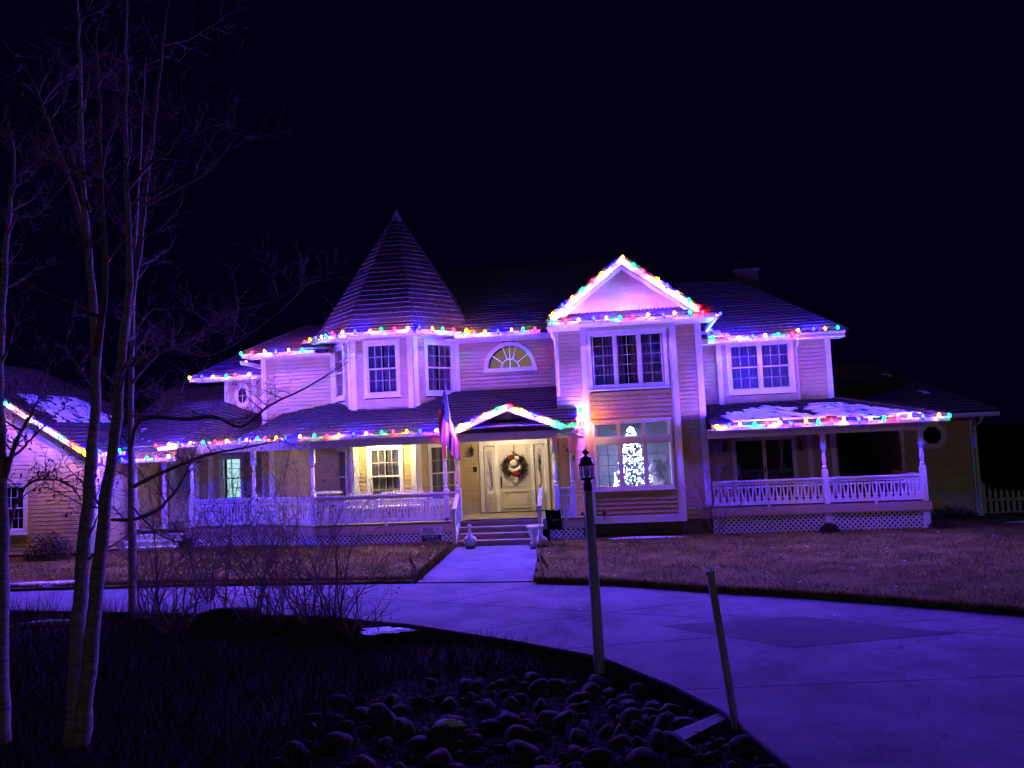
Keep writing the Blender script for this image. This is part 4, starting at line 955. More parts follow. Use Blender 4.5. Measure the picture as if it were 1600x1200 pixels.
t = thing('porch_table', (-8.25, 21.7, FL), 'round white table top showing over the left porch rail', 'table'); mb = MB(); mb.lathe((-8.25, 21.7, FL), [(.44, .86), (.46, .89), (.46, .91), (.40, .92)], 20); mb.build('table_top', 'wicker', t); mb = MB(); mb.lathe((-8.25, 21.7, FL), [(.2, 0), (.05, .05), (.05, .86)], 10); mb.build('pedestal', 'wicker', t)

# wreath on the door
wc = Vector((-2.66, 22.99, 2.02)); wr = thing('wreath', wc, 'dark twig wreath with snowy ornament hanging on the white front door', 'wreath')
mb = MB()
for i in range(420):
    a = R.uniform(0, 6.283); r = R.gauss(.30, .045); p = wc + Vector((r * math.cos(a), R.uniform(-.07, .03), r * math.sin(a))); b = a + 1.57 + R.gauss(0, .6); l = R.uniform(.08, .17)
    mb.tube([p, p + Vector((l * math.cos(b), R.uniform(-.05, .03), l * math.sin(b)))], [.011, .004], 4)
mb.build('twigs', 'wreath', wr)
def blob(par, name, m, c, rx, ry, rz, n=10):
    mb = MB(); mb.loft([((c[0], c[1], c[2] - rz * math.cos(math.pi * i / 8)), max(.001, rx * math.sin(math.pi * i / 8)), max(.001, ry * math.sin(math.pi * i / 8))) for i in range(9)], n); return mb.build(name, m, par, smooth=True)
blob(wr, 'ornament', 'ivory', wc + Vector((-.01, -.07, .12)), .12, .05, .11); blob(wr, 'bow', 'winered', wc + Vector((-.10, -.07, .27)), .10, .05, .09); blob(wr, 'bow', 'winered', wc + Vector((.05, -.08, -.22)), .15, .05, .09)
blob(wr, 'flower', 'plaster', wc + Vector((.09, -.07, .27)), .09, .04, .07)
mb = MB(); mb.tube([wc + Vector((-.18, -.08, -.04)), wc + Vector((-.06, -.09, -.12)), wc + Vector((.08, -.09, -.10)), wc + Vector((.19, -.08, -.02))], [.03, .05, .05, .035], 8); mb.build('ribbon', 'ivory', wr, smooth=True)
mb = MB(); mb.prism([(wc.x - .14, wc.z - .28), (wc.x + .14, wc.z - .28), (wc.x + .08, wc.z - .44), (wc.x, wc.z - .50), (wc.x - .08, wc.z - .44)], .0, .03, front(22.96)); mb.build('tail', 'ivory', wr)
mb = MB(); mb.box((wc.x - .012, 22.985, wc.z + .28), (wc.x + .012, 22.995, 2.70)); mb.build('hanger', 'winered', wr)

# interior: tree and lamp behind the bay window
tx, ty = .92, 21.62
ct = thing('christmas_tree', (tx, ty, 1.345), 'lit christmas tree glowing behind the big bay window', 'tree')
mb = MB()
for i in range(2600):
    v = R.random() ** .8; r = (.50 * (1 - v) ** .75 + .03) * math.sqrt(R.random()); a = R.uniform(0, 6.28); z = 1.42 + v * 1.62
    p = Vector((tx + r * math.cos(a), ty + r * .8 * math.sin(a), z)); d = Vector((math.cos(a), math.sin(a), R.uniform(-.5, .3))) * R.uniform(.05, .11); s = Vector((-d.y, d.x, R.uniform(-.02, .02))) * .22
    mb.add([p - s, p + s, p + d], [(0, 1, 2)])
mb.build('foliage', 'evergreen', ct); mb = MB(); mb.tube([(tx, ty, 1.345), (tx, ty, 2.9)], [.05, .01], 8); mb.build('trunk', 'twig', ct)
lm = [MB() for _ in TREEL]
for i in range(420):
    v = R.random() ** .9; r = (.50 * (1 - v) ** .75 + .04) * R.uniform(.6, 1.06); a = R.uniform(math.pi * 1.0, math.pi * 2.0); z = 1.40 + v * 1.66; s = R.uniform(.014, .028)
    p = (tx + r * math.cos(a), ty + r * .8 * math.sin(a), z); R.choices(lm, (6, 2.6, 1, 1.2))[0].lathe((p[0], p[1], p[2] - s), [(.002, 0), (s, s), (.002, 2 * s)], 6)
for m_, b_ in zip(TREEL, lm): b_.build('tree_lights', m_, ct, 'stuff')
tl = thing('table_lamp', (1.60, 21.45, 1.345), 'round based table lamp with white shade at the right of the bay window', 'lamp')
blob(tl, 'base', 'shade', (1.60, 21.45, 1.56), .20, .18, .22, 14); mb = MB(); mb.lathe((1.60, 21.45, 1.80), [(.27, 0), (.28, .01), (.13, .30), (.12, .30)], 16); mb.build('lamp_shade', 'shade', tl, smooth=True); mb = MB(); mb.tube([(1.60, 21.45, 1.74), (1.60, 21.45, 1.95)], .02, 6); mb.build('stem', 'black', tl)
vg = thing('snow_village', (-.05, 21.3, 1.345), 'cotton snow with tiny lit trees on the window shelf', 'decoration'); 
for a, b, c in ((.0, .18, .10), (.18, .15, .08), (.36, .16, .06)): blob(vg, 'cotton_snow', 'snow', (a - .05, 21.25, 1.36), b, .1, c)
mb = MB()
for i in range(16):
    z = 1.38 + .42 * (i / 16) ** 1.2; mb.lathe((.40 + R.uniform(-.5, .5) * (.13 * (1 - i / 16)) , 21.2 + R.uniform(-.04, .04), z), [(.002, 0), (.018, .018), (.002, .036)], 6)
for i in range(9): mb.lathe((1.38 + i * .06 + R.uniform(-.02, .02), 21.15, 1.36 + R.uniform(0, .02)), [(.002, 0), (.016, .016), (.002, .032)], 6)
mb.build('fairy_lights', TREEL[0], vg, 'stuff')

# ------------------------------------------------------------------ flags, signs, statues
def us_flag(label, name, anchor_tip, anchor_low, drop, sway, fold_amp, fly_dir, pole_pts, pole_r, cat='flag', nb=26, na=26, group=None, wide=1.0):
    t = thing(name, pole_pts[0], label, cat, group); mb = MB(); mb.tube(pole_pts, pole_r, 8); mb.lathe(tuple(Vector(pole_pts[-1]) - Vector((0, 0, pole_r))), [(.001, 0), (pole_r * 2, pole_r * 1.6), (.001, pole_r * 3.4)], 8); mb.build('pole', 'white' if pole_r > .01 else 'wood', t)
    A, B = Vector(anchor_tip), Vector(anchor_low); fb = MB(); grid = []
    for j in range(nb + 1):
        b = j / nb; row = []
        for i in range(na + 1):
            a = i / na; base = A.lerp(B, a * (1 - .25 * b)); fo = math.sin(a * 4.2 * math.pi + b * 1.5) * fold_amp * (.35 + b)
            p = base + Vector(fly_dir) * b * drop + Vector((sway * b * (1 - a) * 1.0, 0, 0)) + Vector((fo * .6, fo, 0)); p.x += (a - .5) * (.10 + .34 * min(1, b * 1.8)) * wide; row.append(p)
        grid.append(row)
    for j in range(nb):
        for i in range(na):
            st_ = int((i + .5) / na * 13); canton = st_ < 7 and j < nb * .40
            fb.mi = 2 if canton else (0 if st_ % 2 == 0 else 1); fb.add([grid[j][i], grid[j][i + 1], grid[j + 1][i + 1], grid[j + 1][i]], [(0, 1, 2, 3)])
    fl = fb.build('cloth', ['red', 'white', 'blue'], t, smooth=True)
    if pole_r > .01:
        sb = MB()
        for j in range(1, 9):
            for i in range(1, 6):
                q = grid[int(j / 9 * nb * .40)][int(i / 6 * na * 7 / 13)] + Vector((0, -.012, 0)); sb.lathe((q.x, q.y, q.z - .012), [(.002, 0), (.012, .012), (.002, .024)], 5)
        sb.build('stars', 'white', fl, 'stuff')
    return t
pt, pb = P(696, 604, Y=19.75), Vector((-4.06, 20.8, 2.2))
us_flag('large american flag hanging from an angled pole on the porch post', 'house_flag', pb.lerp(pt, .97), pb.lerp(pt, .52), 1.25, -.05, .045, (-.02, .05, -1), [pb, pb.lerp(pt, .5), pt], .016)
for px, py, lb, sw in ((646, 909, 'small american flag on a stick at the left lawn corner', .05), (851, 905, 'small american flag on a stick at the right edge of the walkway', .04)):
    q = P(px, py, Z=.05); top = q + Vector((-.06, 0, .52)); us_flag(lb, 'stick_flag', top, top + Vector((.012, 0, -.16)), .30, sw, .012, (.42, -.1, -.85), [q - Vector((0, 0, .08)), top], .006, nb=14, na=13, group='small stick flags by the walkway', wide=.1)
# yard sign
q = P(675, 858, Y=20.55); q.z = .05
ys_ = thing('yard_sign', q, 'small navy and white yard sign standing before the porch lattice', 'sign'); T = front(20.55)
mb = MB(); mb.box((q.x - .31, .10, -.01), (q.x + .31, .52, .0), T); mb.build('board', 'signw', ys_); mb = MB(); mb.box((q.x - .28, .12, .0), (q.x + .28, .30, .006), T); mb.build('navy_panel', 'navy', ys_)
mb = MB()
for s in (-.2, .2): mb.tube([(q.x + s, 20.56, -.1), (q.x + s, 20.56, .45)], .005, 5)
mb.build('wire_stake', 'black', ys_)
for s, dx, z, size, m in (('JESUS', -.10, .455, .125, 'navy'), ('IS MY', .19, .46, .085, 'navy'), ('My Savior', .02, .37, .06, 'navy'), ('TRUMP', -.07, .245, .11, 'signw'), ('is', .16, .245, .09, 'signw'), ('My President', .05, .16, .075, 'signw')):
    if s == 'IS MY': s = 'IS'
    me = text_mesh(s, size, .002); me.materials.append(MT[m]); put('lettering', me, (q.x + dx, 20.55 - .009, z), ys_)
# black garden flag
gx = P(864, 812, Y=19.75); gf = thing('garden_flag', (gx.x + .25, 19.75, 0), 'black garden flag with cat ears and eyes at the foot of the steps', 'flag'); T = front(19.75)
mb = MB(); mb.tube([(gx.x + .26, 19.75, -.1), (gx.x + .26, 19.75, gx.z + .30), (gx.x - .42, 19.75, gx.z + .24)], .009, 6); mb.build('stand', 'black', gf)
mb = MB(); n = 14
for i in range(n):
    for j in range(8):
        f = lambda i, j: T(gx.x - .20 + .40 * i / n + .05 * j / 8, gx.z + .25 - .52 * j / 8 + .012 * math.sin(i), .02 * math.sin(i * .9 + j * .4)); mb.quad(f(i, j), f(i + 1, j), f(i + 1, j + 1), f(i, j + 1))
mb.build('cloth', 'blackcloth', gf, smooth=True)
mb = MB()
for pts in (((-.07, .12), (-.03, -.0)), ((-.07, .12), (.02, .06)), ((.16, .13), (.08, .06)), ((.16, .13), (.15, .03))): mb.tube([T(gx.x + pts[0][0], gx.z + pts[0][1], .035), T(gx.x + pts[1][0], gx.z + pts[1][1], .035)], .008, 5)
mb.build('cat_outline', 'rock2', gf)
for u, r in ((.03, .035), (.115, .026)): blob(gf, 'eye', 'white', T(gx.x + u, gx.z - .01 + (.01 if u > .1 else 0), .035), r, .008, r * .8, 8)
# geese and urn
def goose(label, x, y, h, rz=0.0, name='goose_statue', lean=0.0):
    t = thing(name, (x, y, .012), label, 'statue', 'concrete goose statues by the walkway')
    s = h / .66; c, sn = math.cos(rz), math.sin(rz)
    def q(u, v, z): return (x + (u * c - v * sn) * s, y + (u * sn + v * c) * s, .012 + z * s)
    rings = [(0, .02, .05, .05, .05), (0, .03, .08, .10, .11), (0, .03, .14, .135, .16), (0, .02, .22, .14, .17), (0, -.01, .29, .115, .14), (0, -.05, .35, .075, .09), (0, -.07, .40, .048, .055), (0, -.06, .46, .036, .04), (0, -.045, .52, .033, .036), (0, -.045, .56, .042, .048), (0, -.06, .60, .050, .065), (0, -.055, .635, .038, .05), (0, -.05, .655, .012, .015)]
    mb = MB(); mb.loft([(q(u, v, z), a * s, b * s) for u, v, z, a, b in rings], 14); mb.build('body', 'plaster', t, smooth=True)
    mb = MB(); mb.tube([q(0, -.10, .595), q(0, -.19, .58)], [.024 * s, .010 * s], 8); mb.build('beak', 'plaster_beak', t, smooth=True)
    for sd in (-1, 1):
        mb = MB(); mb.loft([(q(sd * .125, .03, .10), .01 * s, .03 * s), (q(sd * .145, .04, .16), .022 * s, .11 * s), (q(sd * .145, .02, .23), .024 * s, .13 * s), (q(sd * .11, .0, .31), .014 * s, .07 * s)], 8); mb.build('wing', 'plaster', t, smooth=True)
    mb = MB(); mb.lathe((x, y, .012), [(.13 * s, 0), (.13 * s, .045 * s), (.11 * s, .055 * s)], 12); mb.build('base', 'rock2', t)
q = P(735, 857, Z=.012); goose('white goose statue standing alone left of the steps', q.x, q.y, .66, .15)
q = P(846, 856, Z=.012); goose('larger goose statue in front of the urn right of the steps', q.x, q.y, .62, -.35)
q2 = P(833, 857, Z=.012); goose('small gosling statue left of the urn', q2.x, q2.y - .05, .36, .4)
ux, uy = q.x - .16, q.y + .28
t = thing('planter_urn', (ux, uy, .012), 'white flared planter urn behind the goose statues', 'urn'); mb = MB(); mb.lathe((ux, uy, .012), [(.13, 0), (.14, .04), (.07, .08), (.09, .14), (.17, .30), (.21, .50), (.24, .52), (.24, .55), (.20, .55), (.17, .48)], 16); mb.build('bowl', 'plaster', t, smooth=True)
mb = MB(); mb.lathe((ux, uy, .012), [(.18, .44), (.18, .47)], 14); mb.build('soil_fill', 'soil', t)

# ------------------------------------------------------------------ lamp post and leaning post
b, tp = P(937, 1034, Y=9.86), P(918.5, 764, Y=9.86)
lp = thing('lamp_post', b, 'tall grey lamp post with unlit black lantern beside the drive', 'lamp post')
mb = MB(); mb.tube([b - Vector((0, 0, .3)), b.lerp(tp, .35), b.lerp(tp, .8), tp], [.076, .070, .062, .056], 14); mb.build('post', 'pole', lp, smooth=True)
ax = (tp - b).normalized(); z0 = tp
mb = MB(); mb.tube([z0 - ax * .02, z0 + ax * .09], .060, 12); mb.tube([z0 + ax * .09, z0 + ax * .11, z0 + ax * .14], [.04, .05, .10], 6); mb.build('collar', 'black', lp)
c0 = z0 + ax * .14; H = .17
def hexr(c, r): return [c + Vector((r * math.cos(rad(60 * i + 15)), r * math.sin(rad(60 * i + 15)), 0)) for i in range(6)]
h0, h1 = hexr(c0, .080), hexr(c0 + ax * H, .092); cg = MB()
for i in range(6): cg.tube([h0[i], h1[i]], .009, 5)
cg.tube([c0 - ax * .01, c0 + ax * .015], [.108, .098], 6); cg.build('lantern_cage', 'black', lp)
for i in range(6):
    g = MB(); a, b_, c, d = h0[i], h0[(i + 1) % 6], h1[(i + 1) % 6], h1[i]; g.quad(a, b_, c, d); g.build('pane', 'lantern_glass', lp)
cr_ = c0 + ax * H
mb = MB(); mb.lathe(tuple(cr_), [(.118, 0), (.12, .01), (.096, .032), (.085, .085), (.06, .112), (.025, .122), (.018, .145), (.048, .162), (.05, .175), (.018, .20), (.008, .212), (.006, .24)], 12); mb.build('lantern_roof', 'black', lp)
mb = MB(); mb.lathe(tuple(c0), [(.012, .01), (.02, .05), (.02, .10), (.008, .13)], 8); mb.build('bulb', 'plaster', lp)
b, tp = P(1153, 1126, Y=7.82), P(1109, 893, Y=7.55)
pp = thing('leaning_post', b, 'bare metal post leaning beside the curb of the drive', 'post'); mb = MB(); mb.tube([b - Vector((0, 0, .3)), tp], .040, 12); mb.build('tube', 'pole', pp, smooth=True)
ax = (tp - b).normalized(); mb = MB(); mb.tube([tp - ax * .03, tp + ax * .012], .045, 12); mb.tube([tp, tp + ax * .045 + Vector((.02, 0, 0))], .009, 5); mb.build('cap', 'pole', pp)
q = P(1068, 1140, Y=7.4); pk = thing('plank', q, 'flat plank lying among the rocks near the leaning post', 'plank'); a, b = P(1050, 1160, Z=-.10), P(1140, 1118, Z=-.08); d = (b - a).normalized(); s = Vector((0, 0, 1)).cross(d) * .11
mb = MB(); h = Vector((0, 0, .035)); mb.add([a - s, b - s * .6, b + s * .6, a + s, a - s + h, b - s * .6 + h, b + s * .6 + h, a + s + h], [(3, 2, 1, 0), (4, 5, 6, 7), (0, 1, 5, 4), (1, 2, 6, 5), (2, 3, 7, 6), (3, 0, 4, 7)]); mb.build('board', 'wood', pk)

# ------------------------------------------------------------------ rocks
def rock_mesh(seed, m):
    import bmesh
    r_ = random.Random(seed); bm = bmesh.new(); bmesh.ops.create_icosphere(bm, subdivisions=3, radius=1.0)
    ph = [(Vector((r_.gauss(0, 1), r_.gauss(0, 1), r_.gauss(0, 1))), r_.uniform(0, 6), r_.uniform(.04, .11)) for _ in range(7)]
    sx, sy, sz = r_.uniform(.85, 1.25), r_.uniform(.75, 1.1), r_.uniform(.5, .8)
    cuts = [(Vector((r_.gauss(0, 1), r_.gauss(0, 1), r_.gauss(0, 1))).normalized(), r_.uniform(.72, .92)) for _ in range(5)]
    for v in bm.verts:
        p = v.co.copy(); k = 1 + sum(a * math.sin(f.dot(p) * 1.6 + o) for f, o, a in ph)
        for n, d in cuts:
            e = p.dot(n) - d
            if e > 0: p -= n * e * .8
        v.co = Vector((p.x * k * sx, p.y * k * sy, p.z * k * sz))
    me = bpy.data.meshes.new('rock'); bm.to_mesh(me); bm.free(); me.polygons.foreach_set('use_smooth', [True] * len(me.polygons)); me.materials.append(MT[m]); return me
RM = [rock_mesh(i, 'rock' if i % 3 else 'rock2') for i in range(10)]
def rock(x, y, r, label, group=None, i=None, sink=.35):
    o = put('rock', RM[R.randrange(10) if i is None else i], (x, y, gz(x, y) + r * sink)); o.rotation_euler = (R.uniform(-.5, .5), R.uniform(-.5, .5), R.uniform(0, 6.28)); o.scale = (r,) * 3
    return tag(o, label, 'rock', group)
placed = []
def try_rock(x, y, r):
    if inpoly((x, y), drive_poly): return False
    for e in ((r, 0), (-r, 0), (0, r), (0, -r)):
        if inpoly((x + e[0] * .9, y + e[1] * .9), drive_poly): return False
    for a, b, c in placed:
        if (a - x) ** 2 + (b - y) ** 2 < ((r + c) * .78) ** 2: return False
    placed.append((x, y, r)); return True
bigs = [(880 + 55, 1058, .17), (968, 1052, .20), (985, 1120, .15), (1035, 1135, .15), (1030, 1085, .26), (1090, 1085, .13), (905, 1085, .13), (1060, 1170, .17), (600, 1115, .22), (690, 1130, .18), (570, 1105, .13), (760, 1095, .14), (830, 1060, .13), (860, 1110, .14), (1155, 1165, .13), (930, 1180, .15), (1000, 1190, .16), (820, 1160, .17)]
for px, py, r in bigs:
    r *= .78
    q = P(px, py, Z=-.1)
    if try_rock(q.x, q.y, r): rock(q.x, q.y, r, 'large rounded rock in the dark rock bed beside the drive', 'larger rocks in the rock bed')
n = 0
for _ in range(9000):
    if n >= 270: break
    x, y = R.uniform(-3.4, 1.7), R.uniform(5.6, 10.0)
    if y > 9.9 - abs(x + .1) * .28 and x < -.1 and R.random() < .8: continue
    r = R.choice((.04, .045, .05, .06, .07, .08, .10, .12))
    if x < -2.3 and R.random() < .6: continue
    if try_rock(x, y, r): rock(x, y, r, 'rounded river rock in the dark rock bed beside the drive', 'river rocks in the rock bed'); n += 1
gv = MB()
for i in range(7000):
    x, y = R.uniform(-3.6, 1.75), R.uniform(5.5, 10.2)
    if inpoly((x, y), drive_poly): continue
    r = R.uniform(.012, .035); z = gz(x, y) + r * .4; a = R.uniform(0, 6.28); c_, s_ = math.cos(a), math.sin(a); e = R.uniform(.6, 1)
    gv.add([(x + c_ * r, y + s_ * r, z), (x - s_ * r * e, y + c_ * r * e, z), (x - c_ * r, y - s_ * r, z), (x + s_ * r * e, y - c_ * r * e, z), (x, y, z + r * .7), (x, y, z - r)], [(0, 1, 4), (1, 2, 4), (2, 3, 4), (3, 0, 4)])
tag(gv.build('gravel', 'rock'), 'small gravel between the rocks of the rock bed', 'gravel', kind='stuff')
q = P(345, 972, Z=-.05); o = rock(q.x, q.y, .46, 'big flat dark boulder at the near edge of the drive', i=3, sink=.25); o.rotation_euler = (0.05, -0.05, 0.6)
def snowpatch(label, cx_, cy_, rx, ry, zf, h=.03):
    mb = MB(); n = 28; k = 6; vs = []; ph = R.uniform(0, 6)
    for j in range(k + 1):
        for i in range(n):
            a = 6.283 * i / n; e = 1 + .25 * math.sin(3 * a + ph) + .15 * math.sin(7 * a + ph * 2) + .08 * math.sin(13 * a); t = j / k
            x, y = cx_ + rx * e * t * math.cos(a), cy_ + ry * e * t * math.sin(a); vs.append((x, y, zf(x, y) + h * (1 - t ** 3) - .004 * t + R.uniform(-.004, .004)))
    mb.add(vs, [(j * n + i, j * n + (i + 1) % n, (j + 1) * n + (i + 1) % n, (j + 1) * n + i) for j in range(k) for i in range(n)])
    tag(mb.build('snow_patch', 'snow', smooth=True), label, 'snow', kind='stuff')
q = P(604, 990, Z=-.12); snowpatch('snow patch melting on the verge by the drive', q.x, q.y, .46, .20, lambda x, y: -.07, .03)
q = P(700, 1112, Z=-.0); snowpatch('sliver of snow among the rocks', q.x, q.y, .16, .05, lambda x, y: gz(x, y) + .12, .06)
q = P(75, 912, Z=.05); snowpatch('old snow on the lawn edge at far left', q.x, q.y, 1.0, .30, lambda x, y: .05, .04)
q = P(1000, 840, Z=.05); snowpatch('thin line of snow along the bay foundation', 1.0, 20.55, 1.0, .07, lambda x, y: .05, .04)
q = P(1530, 823, Z=.05); snowpatch('long line of snow before the fence at right', 12.6, 21.4, 1.9, .10, lambda x, y: .05, .05)
q = P(115, 975, Z=-.1); snowpatch('snow remnant behind the birch trunks', q.x - .6, q.y, .8, .12, gz, .08)
lv = MB()
for i in range(130):
    x, y = R.uniform(-8, 10), R.uniform(9.5, 20.5); on = inpoly((x, y), lawnR) or inpoly((x, y), lawnL); dv = inpoly((x, y), drive_poly)
    if not (on or (dv and R.random() < .35)): continue
    z = .09 if on else .012; r = R.uniform(.02, .05); a = R.uniform(0, 6.28); d = Vector((math.cos(a), math.sin(a), R.uniform(-.2, .4))) * r; s = Vector((-math.sin(a), math.cos(a), .2)) * r * .5; p = Vector((x, y, z))
    lv.add([p - d, p + s, p + d, p - s + Vector((0, 0, .01))], [(0, 1, 2, 3)])
tag(lv.build('fallen_leaves', 'ivory'), 'pale fallen leaves scattered on lawn and drive', 'leaves', kind='stuff')

# ------------------------------------------------------------------ bare trees and shrubs
def branchy(mb, p, d, L, r, lvl, rnd, up=.25, leaf=None, spread=.7, segs=6):
    pts = [Vector(p)]; d = Vector(d).normalized(); rs = [r]
    for i in range(segs):
        d = (d + Vector((rnd.gauss(0, .16), rnd.gauss(0, .13), rnd.gauss(0, .12) + up * .12))).normalized()
        pts.append(pts[-1] + d * L / segs); rs.append(r * (1 - .8 * (i + 1) / segs))
    mb.tube(pts, rs, 6 if r > .02 else 4, False)
    if lvl > 0:
        for i in range(1, segs + 1):
            for _ in range(2 if lvl > 1 else 1):
                if rnd.random() < .62:
                    dd = (pts[i] - pts[i - 1]).normalized(); q = Vector((rnd.gauss(0, 1), rnd.gauss(0, .7), rnd.gauss(0, .8))); q -= dd * q.dot(dd); q.normalize()
                    branchy(mb, pts[i], dd * (1 - spread * .5) + q * spread, L * rnd.uniform(.3, .55), max(.0034, rs[i] * .6), lvl - 1, rnd, up, leaf, spread, max(3, segs - 1))
    if leaf is not None and lvl == 0 and rnd.random() < .22:
        p = pts[-1]; a = rnd.uniform(0, 6.28); s = rnd.uniform(.016, .032); leaf.add([p, p + Vector((s * .5 * math.cos(a), s * .5 * math.sin(a), -s * .7)), p + Vector((0, 0, -s * 1.7)), p - Vector((s * .4 * math.cos(a), s * .4 * math.sin(a), s * .8))], [(0, 1, 2, 3)])
def tree_from(label, name, stems, seed, base, depth_jit=.15, twig=(1.2, 2), cat='tree', dens=.8, leaf=False, thin=.72):
    """stems: lists of (px,py,Y,radius); lower stems are the trunk, thinner ones the crown"""
    rnd = random.Random(seed); t = thing(name, base, label, cat); tr, cr, lf = MB(), MB(), MB()
    for trunk, st_ in stems:
        pts = [P(a, b, Y=c) for a, b, c, r in st_]; rs = [s[3] for s in st_]; fine, fr_ = [], []
        for i in range(len(pts) - 1):
            n = 5
            for k in range(n):
                tt = k / n; p0, p1, p2, p3 = pts[max(0, i - 1)], pts[i], pts[i + 1], pts[min(len(pts) - 1, i + 2)]
                q = .5 * ((2 * p1) + (p2 - p0) * tt + (2 * p0 - 5 * p1 + 4 * p2 - p3) * tt ** 2 + (3 * p1 - p0 - 3 * p2 + p3) * tt ** 3)
                fine.append(q + Vector((rnd.gauss(0, .005), rnd.gauss(0, .005), 0))); fr_.append((rs[i] + (rs[i + 1] - rs[i]) * tt) * rnd.uniform(.93, 1.07) * (thin if trunk else 1))
        fine.append(pts[-1]); fr_.append(rs[-1])
        (tr if trunk else cr).tube(fine, fr_, 12 if trunk else 7)
        for i in range(2, len(fine)):
            if fr_[i] < .075 and rnd.random() < dens * (.35 if fr_[i] > .05 else 1.0):
                dd = (fine[i] - fine[i - 1]).normalized(); q = Vector((rnd.choice((-1, 1)) * rnd.uniform(.4, 1), rnd.gauss(0, .5), rnd.uniform(.0, .7))).normalized()
                branchy(cr, fine[i], dd * .35 + q, rnd.uniform(.35, 1) * twig[0], min(fr_[i] * .6, .016), twig[1], rnd, .3, lf if leaf else None)
    tr.build('trunk', 'bark', t, smooth=True); cr.build('crown', 'twig', t, smooth=True)
    if leaf: lf.build('leaves', 'deadleaf', t, 'stuff')
    return t
Yb = 7.5
tree_from('pair of bare birch trunks crossing at lower left, reaching out of frame', 'birch_tree', [
    (True, [(118, 1165, Yb, .150), (121, 1000, Yb + .02, .112), (132, 850, Yb + .05, .092), (145, 690, Yb + .05, .078), (150, 560, Yb, .066), (140, 420, Yb, .056), (130, 300, Yb, .042), (126, 180, Yb, .032), (122, 40, Yb, .022), (120, -60, Yb, .012)]),
    (True, [(126, 1165, Yb - .1, .130), (135, 1080, Yb - .12, .108), (150, 930, Yb - .1, .098), (166, 780, Yb - .08, .086), (183, 650, Yb - .05, .074), (192, 540, Yb, .060), (203, 420, Yb, .048), (197, 260, Yb, .032), (197, 110, Yb, .024), (198, -40, Yb, .014)]),
    (False, [(192, 540, Yb, .05), (215, 400, Yb + .2, .036), (228, 290, Yb + .2, .03), (240, 190, Yb + .2, .022), (252, 90, Yb + .2, .014), (262, 10, Yb + .2, .006)]),
    (False, [(150, 560, Yb, .045), (165, 440, Yb - .2, .032), (158, 300, Yb - .2, .026), (155, 160, Yb - .2, .018), (150, 60, Yb - .2, .008)]),
    (False, [(138, 400, Yb, .04), (115, 300, Yb + .2, .03), (85, 220, Yb + .2, .022), (60, 150, Yb + .2, .015), (32, 90, Yb + .2, .007)]),
    (False, [(140, 330, Yb, .02), (100, 210, Yb + .1, .014), (60, 170, Yb + .1, .010), (30, 145, Yb + .1, .004)]),
    (False, [(196, 300, Yb, .022), (230, 260, Yb - .2, .016), (262, 240, Yb - .2, .010), (282, 205, Yb - .2, .004)]),
    (False, [(228, 320, Yb + .2, .020), (285, 292, Yb + .3, .013), (330, 262, Yb + .3, .009), (375, 205, Yb + .3, .004)]),
    (False, [(140, 290, Yb, .018), (120, 265, Yb, .012), (60, 335, Yb, .008), (35, 338, Yb, .004)]),
    ], 11, P(122, 1150, Z=-.2), dens=.26)
Yc = 12.9
tree_from('slim dark tree with long low branches reaching across the porch', 'bare_tree', [
    (True, [(207, 975, Yc, .105), (207, 860, Yc, .092), (205, 720, Yc, .082), (205, 600, Yc, .066), (209, 470, Yc, .05), (214, 330, Yc, .034), (222, 200, Yc, .018), (228, 90, Yc, .008)]),
    (False, [(205, 700, Yc, .045), (222, 655, Yc - .5, .038), (297, 655, Yc - .5, .034), (336, 651, Yc - .5, .028), (378, 667, Yc - .5, .024), (420, 634, Yc - .5, .020), (480, 605, Yc - .5, .014), (545, 565, Yc - .5, .006)]),
    (False, [(210, 760, Yc, .04), (266, 733, Yc - .3, .032), (320, 712, Yc - .4, .024), (380, 700, Yc - .4, .016), (440, 690, Yc - .4, .010), (470, 705, Yc - .4, .005)]),
    (False, [(175, 812, Yc, .03), (210, 811, Yc, .036), (245, 798, Yc - .3, .032), (278, 762, Yc - .3, .026), (297, 725, Yc - .3, .018), (312, 690, Yc - .3, .010), (350, 640, Yc - .3, .004)]),
    (False, [(206, 650, Yc, .03), (250, 648, Yc + .2, .022), (278, 622, Yc + .2, .016), (290, 590, Yc + .2, .008)]),
    (False, [(205, 600, Yc, .03), (260, 545, Yc, .022), (330, 555, Yc, .016), (420, 500, Yc, .012), (480, 445, Yc, .006)]),
    (False, [(208, 560, Yc, .03), (280, 540, Yc, .02), (360, 490, Yc, .013), (425, 470, Yc, .008), (480, 440, Yc, .004)]),
    (False, [(206, 790, Yc, .02), (250, 835, Yc - .3, .014), (310, 850, Yc - .3, .010), (370, 830, Yc - .3, .005)]),
    (False, [(206, 700, Yc, .022), (170, 650, Yc - .2, .016), (140, 600, Yc - .2, .010), (100, 540, Yc - .2, .005)]),
    ], 23, P(207, 970, Z=-.2), twig=(1.0, 2), dens=.62)
